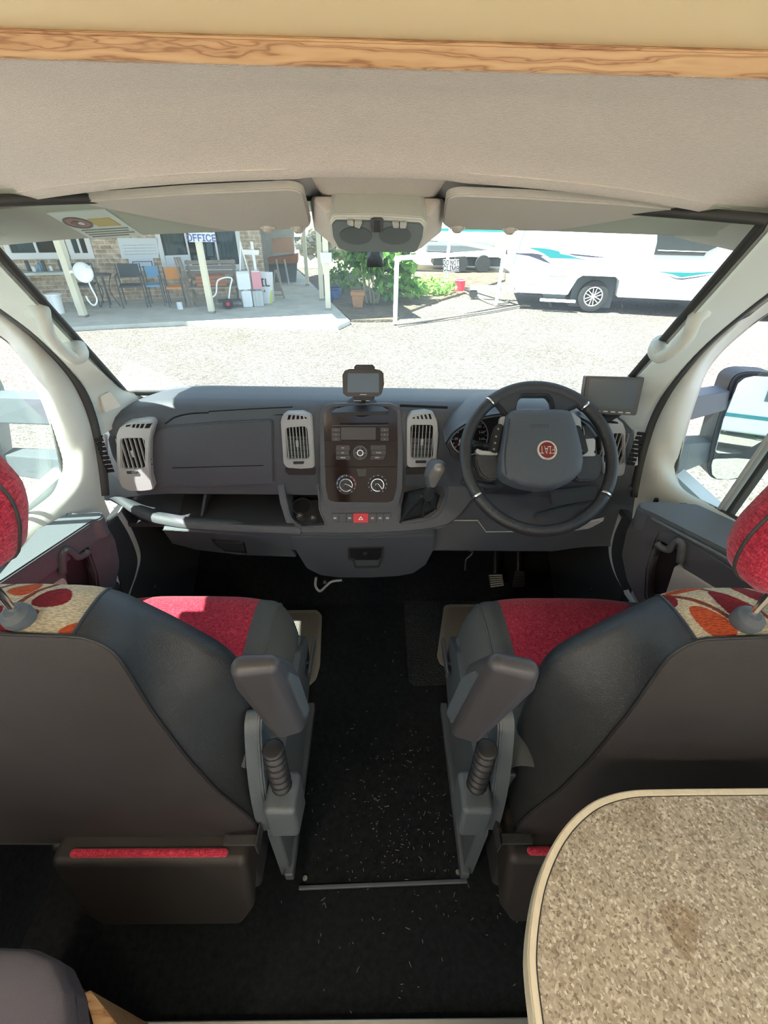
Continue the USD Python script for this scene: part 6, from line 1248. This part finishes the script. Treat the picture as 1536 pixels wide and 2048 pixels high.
obj('step', join(box(cvp(1.15, -.52, .05), (.8, .12, .05), np.stack([cu, -cn, [0, 0, 1.0]], 1))), 'caravan_grey', cv); obj('corner_steady', join(bar(cvp(.9, -.42, -.3), cvp(1.1, GZ + .02, -.3), .06, .05), bar(cvp(6.5, -.42, -.3), cvp(6.4, GZ + .02, -.3), .06, .05)), 'dark_mesh', cv); obj('drawbar', bar(cvp(.3, -.45, -1.1), cvp(-.9, -.50, -1.1), .1, .1), 'caravan_grey', cv); obj('jockey_wheel', lathe([(0, -.04), (.11, -.04), (.11, .04), (0, .04)], cvp(-.8, GZ + .11, -1.1), 20, cn), 'tyre', cv)
obj('water_tank', slab3([cvp(wu - 1.15, -.40), cvp(wu - .6, -.40), cvp(wu - .62, -.52), cvp(wu - 1.1, -.52)], CV, -.8, -.1), 'dark_mesh', cv)
# two more caravans behind the fence, and the sandy trailer
def back_van(o, L, lab, wn, deg=0):
    o = np.array(o, float); t = thing('parked_caravan', lab, 'caravan', o); R_ = trimesh.transformations.rotation_matrix(math.radians(deg), [0, 0, 1])[:3, :3]; g = lambda x, y, z: o + R_ @ np.array([x, y, z])
    obj('body', rbox(g(0, 1.1, 1.55), (L, 2.2, 2.1), .08, R_), 'caravan_white', t)
    for x0_, w_, z_ in wn:
        f_ = obj('window', box(g(x0_, -.01, z_), (w_, .04, .62), R_), 'dark_mesh', t); obj('pane', box(g(x0_, -.025, z_), (w_ * .84, .04, .52), R_), 'curtain', f_)
    for x0_ in (-.5, .45): obj('wheel', lathe([(0, -.1), (.30, -.1), (.31, 0), (.30, .1), (0, .1)], g(x0_, .15, .31), 24, R_ @ np.array([0, -1.0, 0])), 'tyre', t)
    obj('stripe', box(g(0, -.004, .95), (L * .96, .02, .10), R_), 'teal_vinyl', t); return t
back_van((3.0, 24.0, GZ), 6.0, 'white caravan with dark framed windows in the distance beyond the pipe barrier', [(-1.9, .7, 1.55), (-.6, .62, 1.55), (.6, .35, 1.55), (2.0, .8, 1.7)])
t = thing('flat_trailer', 'low flatbed trailer with dark load beyond the pipe barrier', 'trailer', (2.6, 18.6, GZ)); obj('deck', box((2.7, 18.8, GZ + .52), (3.6, 1.6, .10)), 'caravan_white', t); obj('load', rbox((2.9, 18.8, GZ + .70), (2.4, 1.2, .24), .06), 'dark_mesh', t); obj('underframe', box((3.2, 18.8, GZ + .28), (2.4, 1.0, .25)), 'dark_mesh', t)
for x0_ in (2.9, 3.7): obj('wheel', lathe([(0, -.1), (.26, -.1), (.27, 0), (.26, .1), (0, .1)], (x0_, 18.0, GZ + .27), 24, (0, -1, 0)), 'tyre', t)
back_van((5.2, -12.5, GZ), 6.4, 'white caravan seen in the right door mirror, parked behind the vehicle', [(-1.6, 1.0, 1.7), (1.2, .9, 1.7)], 180)
bush('hedge', 'dark green hedge seen in the right door mirror behind the parked caravan', 'hedge', (6.5, -19, GZ), [(k * 1.6 - 5, 0, 1.6, 1.3, 1.7) for k in range(8)], 0, 2600, .5, ['leaf_dark', 'leaf_green'], [], 21)

# the vehicle's own outside parts that the windows show: door mirrors, bonnet lip, wipers, body shell; also an unseen added sun shade
MG = plane((1.2, 1.40, .82), (-.27, -.95, .14))
dm = thing('door_mirror', 'large exterior door mirror on two arms outside the right window', 'mirror', (1.2, 1.42, .5))
Zm = zm(1380, 640, 156, 799)
HO = Zm((400, 700), (440, 590), (520, 545), (620, 530), (900, 545), (1000, 640), (900, 1300), (700, 1610), (420, 1640), (260, 1640), (200, 1600), (180, 1500), (215, 1290), (300, 1000))
obj('housing', slab(HO, MG, -.12, .010, .02, .03), 'charcoal_dark', dm); look('mirror_glass', (.86, .9, .9), .01, metal=1.0)
obj('mirror_glass', slab(Zm((440, 740), (480, 640), (540, 590), (640, 568), (880, 580), (960, 660), (860, 1150), (500, 1360), (270, 1355), (245, 1330), (330, 1000)), MG, .006, .0125, .002, .01), 'mirror_glass', dm)
obj('wide_angle_glass', slab(Zm((225, 1412), (470, 1405), (660, 1420), (560, 1590), (380, 1622), (260, 1615), (215, 1570), (208, 1480)), MG, .006, .0125, .002, .008), 'mirror_glass', dm)
def arm_(z, y0, y1, dd=.05):
    p = [at(a, b, y=yy) for (a, b), yy in z]; obj('arm', hull(p + [q + (0, dd, 0) for q in p], .006), 'charcoal_blue', dm)
arm_([(Zm((-60, 820))[0], 1.22), (Zm((380, 740))[0], 1.42), (Zm((360, 905))[0], 1.42), (Zm((-60, 1020))[0], 1.22)], 0, 0)
arm_([(Zm((-140, 1290))[0], 1.22), (Zm((210, 1260))[0], 1.42), (Zm((190, 1430))[0], 1.42), (Zm((-140, 1560))[0], 1.22)], 0, 0)
dm2 = thing('door_mirror', 'grey arms and edge of the exterior door mirror outside the left window', 'mirror', (-1.2, 1.4, .5)); dm_ = dm; dm = dm2
arm_([((-30, 796), 1.40), ((100, 800), 1.20), ((104, 846), 1.20), ((-30, 842), 1.40)], 0, 0); arm_([((10, 912), 1.40), ((122, 920), 1.20), ((124, 962), 1.20), ((20, 946), 1.40)], 0, 0)
ML = plane((-1.2, 1.42, .8), (.33, -.94, .02)); obj('housing', slab([(-330, 740), (-40, 745), (-15, 800), (5, 930), (14, 1000), (-5, 1030), (-330, 1060)], ML, -.12, .01, .02, .02), 'charcoal_blue', dm2)
wpx = [[(325, 797), (420, 800), (520, 808)], [(430, 796), (540, 806), (640, 806)]]
for k, w in enumerate([[(318, 796), (440, 801), (560, 809), (690, 806)], [(880, 806), (800, 803), (900, 800), (1150, 806)]]):
    t = thing('wiper', ('grey windscreen wiper at the left foot of the windscreen', 'grey windscreen wiper at the foot of the windscreen behind the wheel')[k], 'wiper', at(*w[1], y=1.56)); q = [at(a, b, y=1.56 - .12 * ((a - 760) / 500) ** 2) for a, b in w]; obj('wiper_arm', tube(spline(q, 24), .008, 8), 'charcoal_blue', t, True); obj('wiper_blade', tube(spline([x + (0, .02, -.012) for x in q], 24), .005, 6), 'rubber', t, True)
bo = thing('vehicle_body', 'white outer body of the motorhome below the windows', 'vehicle body', (0, 1, GZ), kind='structure')
obj('bonnet', hull([(sx * x, y, z) for sx in (-1, 1) for x, y, z in ((.92, 1.72, .72), (.85, 2.05, .52), (.9, 2.1, -.3), (.95, 1.72, -.3))], .03), 'caravan_white', bo)
for sx in (-1, 1): obj('door_skin', box((sx * .96, .55, .20), (.05, 1.5, 1.1)), 'caravan_white', bo)
obj('added_shade_nose', hull([(sx * x, y, z) for sx in (-1, 1) for x, y, z in ((.95, .2, 1.82), (.95, 1.42, 1.66), (.95, 1.5, 1.72), (.95, 1.3, 2.05), (1.0, .1, 2.1))], .03), 'caravan_white', bo)  # unseen overhang added above the windscreen to keep direct sun off the dash
obj('cab_roof', shell(np.array([[(x, y, z - .03 * x * x) for x in np.linspace(-.95, .95, 12)] for y, z in ((1.06, 1.45), (.8, 1.52), (.5, 1.75), (.2, 1.82))]), .03), 'caravan_white', bo, True)
